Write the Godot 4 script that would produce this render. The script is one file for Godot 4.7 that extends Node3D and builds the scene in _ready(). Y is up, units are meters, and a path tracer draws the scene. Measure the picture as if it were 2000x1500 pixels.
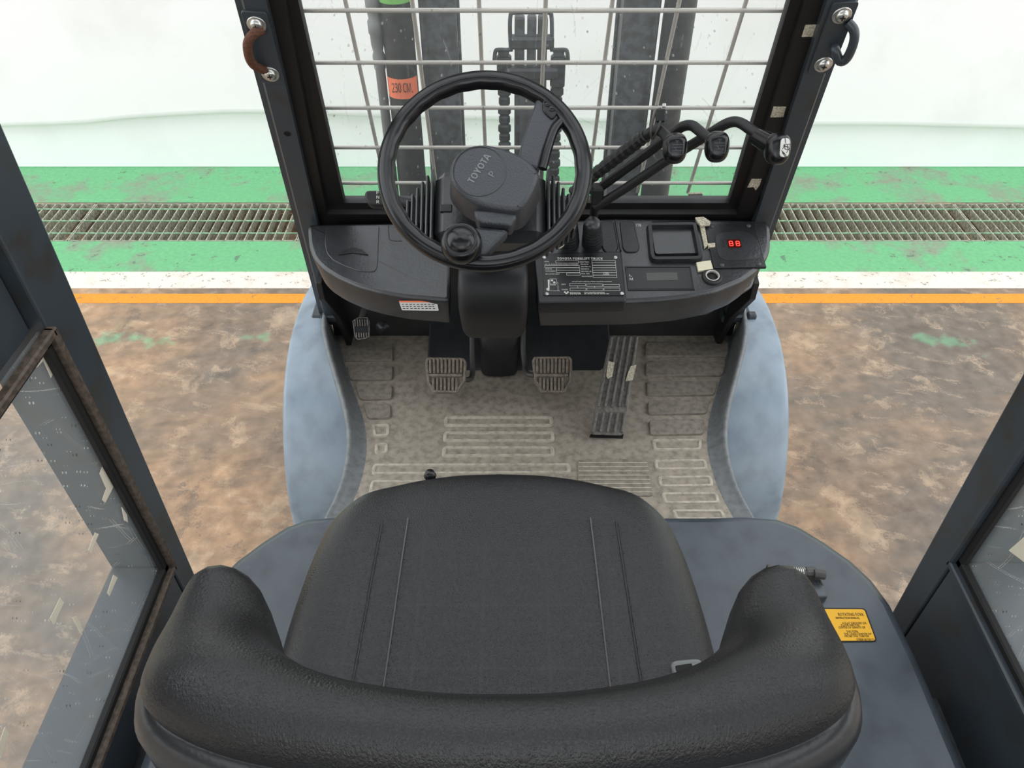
extends Node3D
# A reach of workshop floor seen from behind the seat of a counterbalance forklift truck.
# y is up, metres; the lens stands above (0, 1.8, 0) and looks along -z, 42.5 degrees down.

const CAM_Y := 1.8
const FOCAL := 1504.0
const PITCH := 42.5
var sp := sin(deg_to_rad(PITCH))
var cp := cos(deg_to_rad(PITCH))
var M := {}
var truck: Node3D

# ------------------------------------------------------------------ pixel -> place
func ray(px: float, py: float) -> Vector3:
	var u := (px - 1000.0) / FOCAL
	var v := (750.0 - py) / FOCAL
	return Vector3(u, -sp + cp * v, -cp - sp * v)

func at_y(px: float, py: float, h: float) -> Vector3:
	var r := ray(px, py)
	return Vector3(0, CAM_Y, 0) + r * ((h - CAM_Y) / r.y)

func at_z(px: float, py: float, z: float) -> Vector3:
	var r := ray(px, py)
	return Vector3(0, CAM_Y, 0) + r * (z / r.z)

func at_t(px: float, py: float, t: float) -> Vector3:
	return Vector3(0, CAM_Y, 0) + ray(px, py) * t

func at_plane(px: float, py: float, p0: Vector3, n: Vector3) -> Vector3:
	var r := ray(px, py)
	return Vector3(0, CAM_Y, 0) + r * ((p0 - Vector3(0, CAM_Y, 0)).dot(n) / r.dot(n))

func pix(list: Array, p0: Vector3, n: Vector3) -> PackedVector3Array:
	var out := PackedVector3Array()
	for q in list:
		out.append(at_plane(q[0], q[1], p0, n))
	return out

# windscreen plane G leans back; GN looks at the driver
const GLEAN := 0.383
var GN := Vector3(0, -0.383, 1).normalized()
func gp(x: float, y: float, ahead := 0.0) -> Vector3:
	return Vector3(x, y, -1.017 + GLEAN * (y - 1.8)) - GN * ahead
func gpix(px: float, py: float, ahead := 0.0) -> Vector3:
	return at_plane(px, py, gp(0, 1.2, ahead), GN)
# dashboard plane
var DN := Vector3(0, 0.18, 0.05).normalized()
func dp0(lift := 0.0) -> Vector3:
	return Vector3(0, 1.02, -1.31) + DN * lift
func dpix(px: float, py: float, lift := 0.0) -> Vector3:
	return at_plane(px, py, dp0(lift), DN)

# ------------------------------------------------------------------ mesh helpers
func S() -> SurfaceTool:
	var st := SurfaceTool.new()
	st.begin(Mesh.PRIMITIVE_TRIANGLES)
	return st

func tri(st: SurfaceTool, a: Vector3, b: Vector3, c: Vector3, sg := -1) -> void:
	st.set_smooth_group(sg)
	st.add_vertex(a)
	st.add_vertex(b)
	st.add_vertex(c)

func quad(st: SurfaceTool, a: Vector3, b: Vector3, c: Vector3, d: Vector3, sg := -1) -> void:
	tri(st, a, b, c, sg)
	tri(st, a, c, d, sg)

func done(st: SurfaceTool, called: String, m: Material, parent: Node, label := "") -> MeshInstance3D:
	st.generate_normals()
	var o := MeshInstance3D.new()
	o.name = called
	o.mesh = st.commit()
	o.material_override = m
	o.cast_shadow = GeometryInstance3D.SHADOW_CASTING_SETTING_ON
	parent.add_child(o, true)
	if label:
		o.set_meta("label", label)
	return o

func loft(st: SurfaceTool, rows: Array, closed_ring := true, cap0 := false, cap1 := false, sg := 1, closed_path := false) -> void:
	var n: int = rows[0].size()
	var last := rows.size() if closed_path else rows.size() - 1
	for i in last:
		var a: PackedVector3Array = rows[i]
		var b: PackedVector3Array = rows[(i + 1) % rows.size()]
		var m := n if closed_ring else n - 1
		for k in m:
			var k2 := (k + 1) % n
			quad(st, a[k], b[k], b[k2], a[k2], sg)
	if cap0:
		fan(st, rows[0], false)
	if cap1:
		fan(st, rows[rows.size() - 1], true)

func fan(st: SurfaceTool, ring: PackedVector3Array, flip: bool) -> void:
	var c := Vector3.ZERO
	for p in ring:
		c += p
	c /= ring.size()
	for k in ring.size():
		var a := ring[k]
		var b := ring[(k + 1) % ring.size()]
		if flip:
			tri(st, c, b, a)
		else:
			tri(st, c, a, b)

func spline(pts: Array, per := 6) -> PackedVector3Array:
	var out := PackedVector3Array()
	for i in pts.size() - 1:
		var p0: Vector3 = pts[maxi(i - 1, 0)]
		var p1: Vector3 = pts[i]
		var p2: Vector3 = pts[i + 1]
		var p3: Vector3 = pts[mini(i + 2, pts.size() - 1)]
		for k in per:
			out.append(p1.cubic_interpolate(p2, p0, p3, float(k) / per))
	out.append(pts[pts.size() - 1])
	return out

func tube(st: SurfaceTool, path: PackedVector3Array, r, seg := 12, caps := true, sg := 1) -> void:
	var rows := []
	var side := Vector3.ZERO
	for i in path.size():
		var d := (path[mini(i + 1, path.size() - 1)] - path[maxi(i - 1, 0)]).normalized()
		if i == 0:
			side = d.cross(Vector3.UP if absf(d.y) < 0.9 else Vector3.RIGHT).normalized()
		else:
			side = (side - d * side.dot(d)).normalized()
		var up2 := d.cross(side)
		var rr: float = r[i] if r is Array else r
		var ring := PackedVector3Array()
		for k in seg:
			var a := TAU * k / seg
			ring.append(path[i] + (side * cos(a) + up2 * sin(a)) * rr)
		rows.append(ring)
	loft(st, rows, true, caps, caps, sg)

func rod(st: SurfaceTool, a: Vector3, b: Vector3, r: float, seg := 10) -> void:
	tube(st, PackedVector3Array([a, b]), r, seg)

# profile: array of [radius, height along axis]
func lathe(st: SurfaceTool, profile: Array, o: Vector3, axis: Vector3, seg := 24, sg := 1, caps := true) -> void:
	var z := axis.normalized()
	var x := z.cross(Vector3.UP if absf(z.y) < 0.9 else Vector3.RIGHT).normalized()
	var y := z.cross(x)
	var rows := []
	for p in profile:
		var ring := PackedVector3Array()
		for k in seg:
			var a := TAU * k / seg
			ring.append(o + z * p[1] + (x * cos(a) + y * sin(a)) * maxf(p[0], 0.0004))
		rows.append(ring)
	loft(st, rows, true, caps, caps, sg)

func cbox(st: SurfaceTool, c: Vector3, s: Vector3, bev := 0.0, b := Basis.IDENTITY) -> void:
	var h := s * 0.5
	bev = minf(bev, minf(h.x, minf(h.y, h.z)) * 0.9)
	if bev <= 0.0:
		for ax in 3:
			for sg in [-1.0, 1.0]:
				var q := []
				for e in [[-1, -1], [1, -1], [1, 1], [-1, 1]]:
					var p := Vector3.ZERO
					p[ax] = h[ax] * sg
					p[(ax + 1) % 3] = h[(ax + 1) % 3] * e[0]
					p[(ax + 2) % 3] = h[(ax + 2) % 3] * e[1]
					q.append(c + b * p)
				if sg > 0:
					quad(st, q[3], q[2], q[1], q[0])
				else:
					quad(st, q[0], q[1], q[2], q[3])
		return
	var i := h - Vector3.ONE * bev
	var pt := func(ax: int, sx: float, sy: float, sz: float) -> Vector3:
		var p := Vector3(i.x * sx, i.y * sy, i.z * sz)
		p[ax] = h[ax] * (sx if ax == 0 else (sy if ax == 1 else sz))
		return c + b * p
	for sg in [-1.0, 1.0]:
		quad(st, pt.call(0, sg, -1, -1), pt.call(0, sg, 1, -1), pt.call(0, sg, 1, 1), pt.call(0, sg, -1, 1))
		quad(st, pt.call(1, -1, sg, -1), pt.call(1, 1, sg, -1), pt.call(1, 1, sg, 1), pt.call(1, -1, sg, 1))
		quad(st, pt.call(2, -1, -1, sg), pt.call(2, 1, -1, sg), pt.call(2, 1, 1, sg), pt.call(2, -1, 1, sg))
		for sh in [-1.0, 1.0]:
			quad(st, pt.call(0, sg, sh, -1), pt.call(0, sg, sh, 1), pt.call(1, sg, sh, 1), pt.call(1, sg, sh, -1))
			quad(st, pt.call(1, -1, sg, sh), pt.call(1, 1, sg, sh), pt.call(2, 1, sg, sh), pt.call(2, -1, sg, sh))
			quad(st, pt.call(0, sg, -1, sh), pt.call(0, sg, 1, sh), pt.call(2, sg, 1, sh), pt.call(2, sg, -1, sh))
			for si in [-1.0, 1.0]:
				tri(st, pt.call(0, sg, sh, si), pt.call(1, sg, sh, si), pt.call(2, sg, sh, si))

func frame_of(n: Vector3) -> Basis:
	var x := Vector3.RIGHT
	if absf(n.x) > 0.9:
		x = Vector3(0, 0, -1)
	x = (x - n * n.dot(x)).normalized()
	return Basis(x, n.cross(x), n)

func rounded(pts: PackedVector3Array, r: float, seg := 4) -> PackedVector3Array:
	var out := PackedVector3Array()
	var n := pts.size()
	for i in n:
		var p := pts[i]
		var a := pts[(i + n - 1) % n] - p
		var b := pts[(i + 1) % n] - p
		var ra := minf(r, a.length() * 0.48)
		var rb := minf(r, b.length() * 0.48)
		var pa := p + a.normalized() * ra
		var pb := p + b.normalized() * rb
		for k in seg + 1:
			var t := float(k) / seg
			out.append(pa.lerp(p, t).lerp(p.lerp(pb, t), t))
	return out

# a plate whose top face is the planar polygon pts with normal n; thick below it, top edge bevelled
func slab(st: SurfaceTool, pts: PackedVector3Array, n: Vector3, thick: float, bev := 0.0, sg := -1, draft := 0.0, hole := PackedVector3Array()) -> void:
	var f := frame_of(n)
	var o := pts[0]
	var poly := PackedVector2Array()
	for p in pts:
		var q := p - o
		poly.append(Vector2(q.dot(f.x), q.dot(f.y)))
	if Geometry2D.is_polygon_clockwise(poly):
		poly.reverse()
	var cnt := poly.size()
	var put := func(q: Vector2, d: float) -> Vector3:
		return o + f.x * q.x + f.y * q.y - n * d
	var inner := inset(poly, bev)
	var rings := [inner]
	var deep := [0.0]
	if bev > 0.0:
		rings.append(inset(poly, bev * 0.3))
		deep.append(bev * 0.3)
		rings.append(poly)
		deep.append(bev)
	rings.append(inset(poly, draft))
	deep.append(thick)
	for r in rings.size() - 1:
		for k in cnt:
			var k2 := (k + 1) % cnt
			quad(st, put.call(rings[r][k], deep[r]), put.call(rings[r][k2], deep[r]), put.call(rings[r + 1][k2], deep[r + 1]), put.call(rings[r + 1][k], deep[r + 1]), sg)
	var flat_sg := -1
	var face := inner
	if not hole.is_empty():
		var hp := PackedVector2Array()
		for p in hole:
			hp.append(Vector2((p - o).dot(f.x), (p - o).dot(f.y)))
		if not Geometry2D.is_polygon_clockwise(hp):
			hp.reverse()
		var bi := 0
		for i in cnt:
			if inner[i].distance_to(hp[0]) < inner[bi].distance_to(hp[0]):
				bi = i
		face = PackedVector2Array()
		for i in cnt + 1:
			face.append(inner[(bi + i) % cnt])
		for i in hp.size() + 1:
			face.append(hp[i % hp.size()])
	var t := Geometry2D.triangulate_polygon(face)
	if t.is_empty():
		t = Geometry2D.triangulate_polygon(poly)
		face = inner
		if t.is_empty():
			print("untriangulated plate")
	for k in range(0, t.size(), 3):
		tri(st, put.call(face[t[k]], 0.0), put.call(face[t[k + 2]], 0.0), put.call(face[t[k + 1]], 0.0), flat_sg)
	var low: PackedVector2Array = rings[rings.size() - 1]
	t = Geometry2D.triangulate_polygon(poly)
	for k in range(0, t.size(), 3):
		tri(st, put.call(low[t[k]], thick), put.call(low[t[k + 1]], thick), put.call(low[t[k + 2]], thick), flat_sg)

func inset(poly: PackedVector2Array, d: float) -> PackedVector2Array:
	if d == 0.0:
		return poly.duplicate()
	var out := PackedVector2Array()
	var n := poly.size()
	for i in n:
		var a := (poly[i] - poly[(i + n - 1) % n]).normalized()
		var b := (poly[(i + 1) % n] - poly[i]).normalized()
		var na := Vector2(-a.y, a.x)
		var nb := Vector2(-b.y, b.x)
		var m := (na + nb).normalized()
		out.append(poly[i] + m * d / maxf(m.dot(na), 0.4))
	return out

# ring-shaped plate between an outline and its inset
func ringslab(st: SurfaceTool, pts: PackedVector3Array, n: Vector3, width: float, thick: float) -> void:
	var f := frame_of(n)
	var o := pts[0]
	var poly := PackedVector2Array()
	for p in pts:
		poly.append(Vector2((p - o).dot(f.x), (p - o).dot(f.y)))
	if Geometry2D.is_polygon_clockwise(poly):
		poly.reverse()
	var e := width * 0.25
	var rr := [[poly, thick], [inset(poly, e), 0.0], [inset(poly, width - e), 0.0], [inset(poly, width), thick]]
	for r in 3:
		for k in poly.size():
			var k2 := (k + 1) % poly.size()
			var g := func(j: int, i: int) -> Vector3:
				return o + f.x * rr[j][0][i].x + f.y * rr[j][0][i].y - n * rr[j][1]
			quad(st, g.call(r, k), g.call(r, k2), g.call(r + 1, k2), g.call(r + 1, k))

func bar(st: SurfaceTool, a: Vector3, b: Vector3, w: float, h: float, up: Vector3, bev := 0.0) -> void:
	var d := (b - a)
	var z := d.normalized()
	var x := up.cross(z).normalized()
	var y := z.cross(x)
	cbox(st, (a + b) * 0.5, Vector3(w, h, d.length()), bev, Basis(x, y, z))

func lettering(called: String, words: String, c: Vector3, right: Vector3, up: Vector3, w: float, h: float, m: Material, parent: Node, bold := false) -> void:
	var tm := TextMesh.new()
	var font := SystemFont.new()
	font.font_names = PackedStringArray(["Droid Sans"])
	font.font_weight = 700 if bold else 400
	tm.font = font
	tm.text = words
	tm.font_size = 48
	tm.pixel_size = 0.01
	tm.depth = 0.02
	tm.curve_step = 2.0
	var box := tm.get_aabb()
	var o := MeshInstance3D.new()
	o.name = called
	o.mesh = tm
	o.material_override = m
	var n := right.cross(up).normalized()
	var sx := w / maxf(box.size.x, 0.001)
	var sy := h / maxf(box.size.y, 0.001)
	var bs := Basis(right.normalized() * sx, up.normalized() * sy, n * 0.02)
	o.transform = Transform3D(bs, c - bs * box.get_center())
	parent.add_child(o, true)

func part_group(called: String, parent: Node) -> Node3D:
	var o := Node3D.new()
	o.name = called
	parent.add_child(o, true)
	return o

func tag(o: Node, label: String, category: String, group := "") -> void:
	o.set_meta("label", label)
	o.set_meta("category", category)
	if group:
		o.set_meta("group", group)

func structure(o: Node, label: String) -> void:
	o.set_meta("kind", "structure")
	o.set_meta("label", label)
	o.set_meta("category", "setting")

# ------------------------------------------------------------------ materials
func c8(r: int, g: int, b: int) -> Color:
	return Color(r / 255.0, g / 255.0, b / 255.0)

func mat(col: Color, rough := 0.5, metal := 0.0, spec := 0.5) -> StandardMaterial3D:
	var m := StandardMaterial3D.new()
	m.albedo_color = col
	m.roughness = rough
	m.metallic = metal
	m.metallic_specular = spec
	m.cull_mode = BaseMaterial3D.CULL_DISABLED
	return m

func fnl(type: int, freq: float, sd: int, oct := 4) -> FastNoiseLite:
	var f := FastNoiseLite.new()
	f.noise_type = type
	f.frequency = freq
	f.seed = sd
	f.fractal_octaves = oct
	return f

func noise_tex(f: FastNoiseLite, size := 512, normal := false, bump := 4.0, ramp: Gradient = null) -> NoiseTexture2D:
	var t := NoiseTexture2D.new()
	t.width = size
	t.height = size
	t.seamless = true
	t.noise = f
	t.as_normal_map = normal
	t.bump_strength = bump
	if ramp:
		t.color_ramp = ramp
	return t

func grad(stops: Array) -> Gradient:
	var g := Gradient.new()
	var o := PackedFloat32Array()
	var c := PackedColorArray()
	for s in stops:
		o.append(s[0])
		c.append(s[1])
	g.offsets = o
	g.colors = c
	return g

func grain(m: StandardMaterial3D, t: Texture2D, per_metre: float, strength: float) -> StandardMaterial3D:
	m.normal_enabled = true
	m.normal_texture = t
	m.normal_scale = strength
	m.uv1_triplanar = true
	m.uv1_scale = Vector3.ONE * per_metre
	return m

func skin(m: StandardMaterial3D, t: Texture2D, per_metre: float) -> StandardMaterial3D:
	m.albedo_texture = t
	m.uv1_triplanar = true
	m.uv1_scale = Vector3.ONE * per_metre
	return m

func bytes(f: FastNoiseLite, n: int) -> PackedByteArray:
	return f.get_seamless_image(n, n, false, false, 0.12, true).get_data()

func mixc(a: Color, b: Color, t: float) -> Color:
	return a.lerp(b, clampf(t, 0.0, 1.0))

# worn concrete with stains, scuffs and remains of green paint
func floor_image(n: int) -> ImageTexture:
	var big := bytes(fnl(FastNoiseLite.TYPE_SIMPLEX_SMOOTH, 3.0 / n, 11, 5), n)
	var mid := bytes(fnl(FastNoiseLite.TYPE_SIMPLEX_SMOOTH, 9.0 / n, 23, 5), n)
	var fine := bytes(fnl(FastNoiseLite.TYPE_SIMPLEX_SMOOTH, 60.0 / n, 5, 4), n)
	var f4 := fnl(FastNoiseLite.TYPE_SIMPLEX_SMOOTH, 22.0 / n, 41, 4)
	f4.domain_warp_enabled = true
	f4.domain_warp_amplitude = 60.0
	var scuff := bytes(f4, n)
	var f5 := fnl(FastNoiseLite.TYPE_SIMPLEX_SMOOTH, 8.0 / n, 77, 5)
	var green := bytes(f5, n)
	var out := PackedByteArray()
	out.resize(n * n * 3)
	var tan := c8(168, 136, 106)
	var grey := c8(114, 103, 92)
	var dark := c8(100, 88, 78)
	var pale := c8(188, 163, 135)
	var gr := c8(104, 158, 118)
	for i in n * n:
		var b := big[i] / 255.0
		var m := mid[i] / 255.0
		var f := fine[i] / 255.0
		var s := scuff[i] / 255.0
		var x := i % n
		var y := i / n
		var k1 := mid[((y * 6 + x) % n) * n + x] / 255.0
		var k2 := scuff[((y * 4 + n - x) % n) * n + x] / 255.0
		var c := grey.lerp(tan, clampf((b - 0.32) * 2.0 + (m - 0.5) * 0.5 + (k1 - 0.5) * 0.5, 0.0, 1.0))
		c = c.lerp(dark, clampf((m - 0.6) * 2.0 + (k1 - 0.62) * 1.6, 0.0, 0.45))
		if k2 > 0.70:
			c = c.lerp(pale, minf((k2 - 0.70) * 5.0, 0.45))
		elif k2 < 0.2:
			c = c.lerp(dark, minf((0.2 - k2) * 5.0, 0.4))
		if s > 0.66:
			c = c.lerp(pale, minf((s - 0.66) * 6.0, 0.5))
		elif s < 0.27:
			c = c.lerp(dark, minf((0.27 - s) * 5.0, 0.5))
		var g := green[i] / 255.0 + (f - 0.5) * 0.3
		# paint remains lie in the strip beside the painted line
		var band := clampf(1.0 - absf(float(y) / n - 0.475) / 0.06, 0.0, 1.0)
		g += (band - 1.0) * 0.8
		if g > 0.62:
			c = c.lerp(gr, minf((g - 0.62) * 4.0, 0.6))
		var k := 0.86 + 0.28 * f
		out[i * 3] = int(clampf(c.r * k, 0, 1) * 255)
		out[i * 3 + 1] = int(clampf(c.g * k, 0, 1) * 255)
		out[i * 3 + 2] = int(clampf(c.b * k, 0, 1) * 255)
	return ImageTexture.create_from_image(Image.create_from_data(n, n, false, Image.FORMAT_RGB8, out))

# paint with worn and chipped spots; base shows through
func paint_image(n: int, paint: Color, worn: Color, chip: Color, wear: float, chips: float, sd: int) -> ImageTexture:
	var big := bytes(fnl(FastNoiseLite.TYPE_SIMPLEX_SMOOTH, 5.0 / n, sd, 5), n)
	var mid := bytes(fnl(FastNoiseLite.TYPE_SIMPLEX_SMOOTH, 24.0 / n, sd + 1, 4), n)
	var fine := bytes(fnl(FastNoiseLite.TYPE_SIMPLEX_SMOOTH, 90.0 / n, sd + 2, 3), n)
	var out := PackedByteArray()
	out.resize(n * n * 3)
	for i in n * n:
		var b := big[i] / 255.0
		var m := mid[i] / 255.0
		var f := fine[i] / 255.0
		var c := paint.lerp(worn, clampf((b - 0.52 + (m - 0.5) * 0.4) * 3.0, 0.0, 1.0) * wear)
		if m * 0.6 + f * 0.4 > 1.0 - chips:
			c = c.lerp(chip, 0.8)
		var k := 0.94 + 0.12 * f
		out[i * 3] = int(clampf(c.r * k, 0, 1) * 255)
		out[i * 3 + 1] = int(clampf(c.g * k, 0, 1) * 255)
		out[i * 3 + 2] = int(clampf(c.b * k, 0, 1) * 255)
	return ImageTexture.create_from_image(Image.create_from_data(n, n, false, Image.FORMAT_RGB8, out))

# scratched acrylic: a nearly clear sheet with specks and hairline scratches
func pane_image(n: int, specks: int, scratches: int, haze: float, sd: int) -> ImageTexture:
	var im := Image.create_empty(n, n, false, Image.FORMAT_RGBA8)
	im.fill(Color(0.86, 0.88, 0.87, haze))
	var rng := RandomNumberGenerator.new()
	rng.seed = sd
	for i in specks:
		var w := rng.randi_range(1, 3)
		var a := rng.randf_range(0.25, 0.8)
		var g := 0.92 if rng.randf() < 0.75 else 0.12
		im.fill_rect(Rect2i(rng.randi_range(0, n - 4), rng.randi_range(0, n - 4), w, w + rng.randi_range(0, 1)), Color(g, g, g * 0.97, a))
	for i in scratches:
		var p := Vector2(rng.randf() * n, rng.randf() * n)
		var d := Vector2.from_angle(rng.randf_range(0.3, 1.9))
		var bend := rng.randf_range(-0.006, 0.006)
		var a := rng.randf_range(0.12, 0.5)
		for k in rng.randi_range(12, 110):
			var x := int(p.x)
			var y := int(p.y)
			if x < 0 or y < 0 or x >= n or y >= n:
				break
			im.set_pixel(x, y, Color(0.93, 0.93, 0.9, a))
			p += d
			d = d.rotated(bend)
	return ImageTexture.create_from_image(im)

func pane_mat(t: Texture2D, per_metre: float) -> StandardMaterial3D:
	var m := mat(Color(1, 1, 1, 1), 0.08)
	m.transparency = BaseMaterial3D.TRANSPARENCY_ALPHA
	skin(m, t, per_metre)
	return m

func materials() -> void:
	var plastic_n := noise_tex(fnl(FastNoiseLite.TYPE_SIMPLEX_SMOOTH, 0.12, 3, 3), 256, true, 3.0)
	var leather_f := fnl(FastNoiseLite.TYPE_CELLULAR, 0.045, 9, 3)
	leather_f.cellular_return_type = FastNoiseLite.RETURN_DISTANCE2_SUB
	leather_f.domain_warp_enabled = true
	leather_f.domain_warp_amplitude = 14.0
	var leather_n := noise_tex(leather_f, 512, true, 4.0)
	var dust := noise_tex(fnl(FastNoiseLite.TYPE_SIMPLEX_SMOOTH, 0.012, 31, 6), 512, false, 0, grad([[0.0, Color(0.78, 0.78, 0.78)], [0.5, Color(0.94, 0.94, 0.94)], [1.0, Color(1, 1, 1)]]))
	var dirt := noise_tex(fnl(FastNoiseLite.TYPE_SIMPLEX_SMOOTH, 0.02, 61, 6), 512, false, 0, grad([[0.0, Color(0.62, 0.6, 0.56)], [0.45, Color(0.85, 0.84, 0.82)], [0.62, Color(1, 1, 1)], [1.0, Color(1.0, 0.97, 0.92)]]))
	var matdust := noise_tex(fnl(FastNoiseLite.TYPE_SIMPLEX_SMOOTH, 0.02, 47, 7), 1024, false, 0, grad([[0.0, Color(0.72, 0.71, 0.69)], [0.5, Color(0.90, 0.89, 0.87)], [1.0, Color(1.0, 0.98, 0.95)]]))
	var rub := noise_tex(fnl(FastNoiseLite.TYPE_SIMPLEX_SMOOTH, 0.22, 17, 2), 512, true, 6.0)
	var rust_f := noise_tex(fnl(FastNoiseLite.TYPE_SIMPLEX_SMOOTH, 0.01, 90, 6), 512, false, 0, grad([[0.0, Color(1, 1, 1)], [0.63, Color(1, 1, 1)], [0.80, Color(1.0, 0.93, 0.86)], [1.0, Color(0.98, 0.82, 0.70)]]))
	M.steel_paint = skin(mat(c8(56, 63, 69), 0.34), rust_f, 2.2)
	M.frame_black = skin(mat(c8(24, 22, 21), 0.45), dust, 4.0)
	M.gasket = mat(c8(16, 15, 14), 0.7)
	M.dash = grain(skin(mat(c8(46, 48, 50), 0.34, 0.0, 0.65), dust, 5.0), plastic_n, 5.0, 0.12)
	M.dash_dark = grain(skin(mat(c8(36, 37, 39), 0.40), dust, 5.0), plastic_n, 5.0, 0.15)
	M.black = mat(c8(27, 27, 28), 0.5)
	M.wheel = mat(c8(20, 20, 22), 0.24)
	M.wheel_grain = grain(mat(c8(60, 62, 66), 0.38), plastic_n, 12.0, 0.5)
	M.hub_print = mat(c8(120, 120, 122), 0.6)
	M.knob = mat(c8(16, 16, 18), 0.24)
	M.leather = grain(mat(c8(34, 34, 35), 0.34, 0.0, 0.5), leather_n, 13.0, 1.4)
	M.shell = grain(mat(c8(46, 47, 49), 0.28), plastic_n, 6.0, 0.1)
	M.seam = mat(c8(96, 94, 90), 0.8)
	M.mat_rubber = grain(skin(mat(c8(172, 163, 151), 0.65), matdust, 2.2), rub, 2.2, 0.12)
	M.mat_pad = grain(skin(mat(c8(156, 148, 138), 0.65), matdust, 2.6), rub, 2.6, 0.15)
	M.mat_rim = grain(skin(mat(c8(206, 198, 184), 0.65), matdust, 2.6), rub, 2.6, 0.1)
	M.truck_grey = skin(mat(c8(146, 160, 172), 0.30), dust, 2.0)
	M.sill = skin(mat(c8(132, 137, 141), 0.5), matdust, 2.4)
	M.hood = skin(mat(c8(76, 84, 91), 0.33), dust, 2.4)
	M.pedal = skin(mat(c8(140, 130, 118), 0.75), dirt, 9.0)
	M.accel = skin(mat(c8(120, 117, 112), 0.6), dirt, 9.0)
	M.arm = mat(c8(78, 76, 74), 0.5, 0.3)
	M.wire = mat(c8(190, 185, 177), 0.42, 0.5)
	M.chrome = mat(c8(205, 205, 200), 0.28, 0.9)
	M.mast = skin(mat(c8(84, 89, 95), 0.5), dirt, 3.0)
	M.mast_dark = skin(mat(c8(62, 66, 71), 0.5), dirt, 3.0)
	M.hose = mat(c8(128, 131, 131), 0.5, 0.2)
	M.rusty = skin(mat(c8(104, 66, 48), 0.8), dirt, 20.0)
	M.bead = skin(mat(c8(92, 80, 70), 0.6), dirt, 8.0)
	M.tape = skin(mat(c8(212, 205, 184), 0.7), dirt, 20.0)
	M.scrap = mat(c8(224, 218, 202), 0.7)
	M.scrap.backlight_enabled = true
	M.scrap.backlight = c8(190, 184, 170)
	M.white = mat(c8(228, 226, 220), 0.55)
	M.cream = mat(c8(222, 214, 186), 0.7)
	M.orange_label = mat(c8(244, 128, 88), 0.55)
	M.green_label = mat(c8(120, 190, 96), 0.55)
	M.yellow = mat(c8(236, 176, 24), 0.5)
	M.ink = mat(c8(28, 26, 24), 0.7)
	M.print_white = mat(c8(216, 214, 206), 0.6)
	M.plate = mat(c8(24, 25, 26), 0.35)
	M.lcd = mat(c8(62, 62, 57), 0.22)
	M.tyre = grain(mat(c8(30, 30, 30), 0.85), rub, 6.0, 0.4)
	M.grating = skin(mat(c8(188, 188, 172), 0.5, 0.1), dirt, 4.0)
	M.rod = skin(mat(c8(142, 184, 148), 0.6), dirt, 4.0)
	M.trench = skin(mat(c8(112, 100, 88), 0.9), dirt, 1.2)
	M.wall = skin(mat(c8(244, 243, 242), 0.75), noise_tex(fnl(FastNoiseLite.TYPE_SIMPLEX_SMOOTH, 0.008, 8, 5), 512, false, 0, grad([[0.0, Color(0.97, 0.97, 0.965)], [0.4, Color(1, 1, 1)], [1.0, Color(1, 1, 1)]])), 0.35)
	M.floor = skin(mat(Color(1, 1, 1), 0.6), floor_image(1400), 1.0 / 4.2)
	M.roof = mat(c8(96, 98, 100), 0.8)
	M.green = skin(mat(Color(1, 1, 1), 0.5), paint_image(1024, c8(104, 176, 122), c8(132, 144, 120), c8(84, 112, 90), 1.0, 0.27, 300), 1.0 / 2.3)
	M.line_white = skin(mat(Color(1, 1, 1), 0.6), paint_image(1024, c8(226, 217, 204), c8(210, 198, 184), c8(140, 132, 120), 0.8, 0.29, 400), 1.0 / 1.2)
	M.line_orange = skin(mat(Color(1, 1, 1), 0.6), paint_image(1024, c8(236, 146, 34), c8(226, 138, 40), c8(132, 112, 90), 0.6, 0.27, 500), 1.0 / 1.3)
	M.pane = pane_mat(pane_image(1024, 900, 90, 0.09, 71), 1.0 / 0.95)
	M.pane_side = pane_mat(pane_image(1024, 1500, 520, 0.13, 72), 1.0 / 0.8)
	M.led = mat(c8(255, 70, 60), 0.4)
	M.led.emission_enabled = true
	M.led.emission = c8(255, 60, 50)
	M.led.emission_energy_multiplier = 0.9
	M.led_window = mat(c8(70, 8, 8), 0.3)

# ------------------------------------------------------------------ build
func _ready() -> void:
	var cam := Camera3D.new()
	cam.name = "camera"
	add_child(cam)
	cam.position = Vector3(0, CAM_Y, 0)
	cam.rotation_degrees = Vector3(-PITCH, 0, 0)
	cam.fov = rad_to_deg(2.0 * atan(750.0 / FOCAL))
	cam.near = 0.02
	cam.current = true
	var env := Environment.new()
	env.background_mode = Environment.BG_SKY
	var sky := Sky.new()
	var sm := ProceduralSkyMaterial.new()
	sm.sky_top_color = Color(0.93, 0.95, 0.97)
	sm.sky_horizon_color = Color(0.97, 0.97, 0.96)
	sm.ground_bottom_color = Color(0.6, 0.58, 0.55)
	sm.ground_horizon_color = Color(0.9, 0.9, 0.88)
	sky.sky_material = sm
	env.sky = sky
	env.tonemap_mode = Environment.TONE_MAPPER_LINEAR
	env.tonemap_exposure = 2.6
	env.sdfgi_enabled = true
	env.ssao_enabled = true
	env.ssil_enabled = true
	var we := WorldEnvironment.new()
	we.name = "world_environment"
	we.environment = env
	add_child(we)

	materials()
	setting()
	added_roof_strips()
	gratings()
	truck = part_group("forklift_truck", self)
	tag(truck, "dark grey forklift truck with black vinyl seat, parked facing the white wall", "forklift")
	truck_body()
	footwell()
	pedals()
	front_guard()
	mast()
	dashboard()
	steering()
	levers()
	doors()
	seat()

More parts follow.
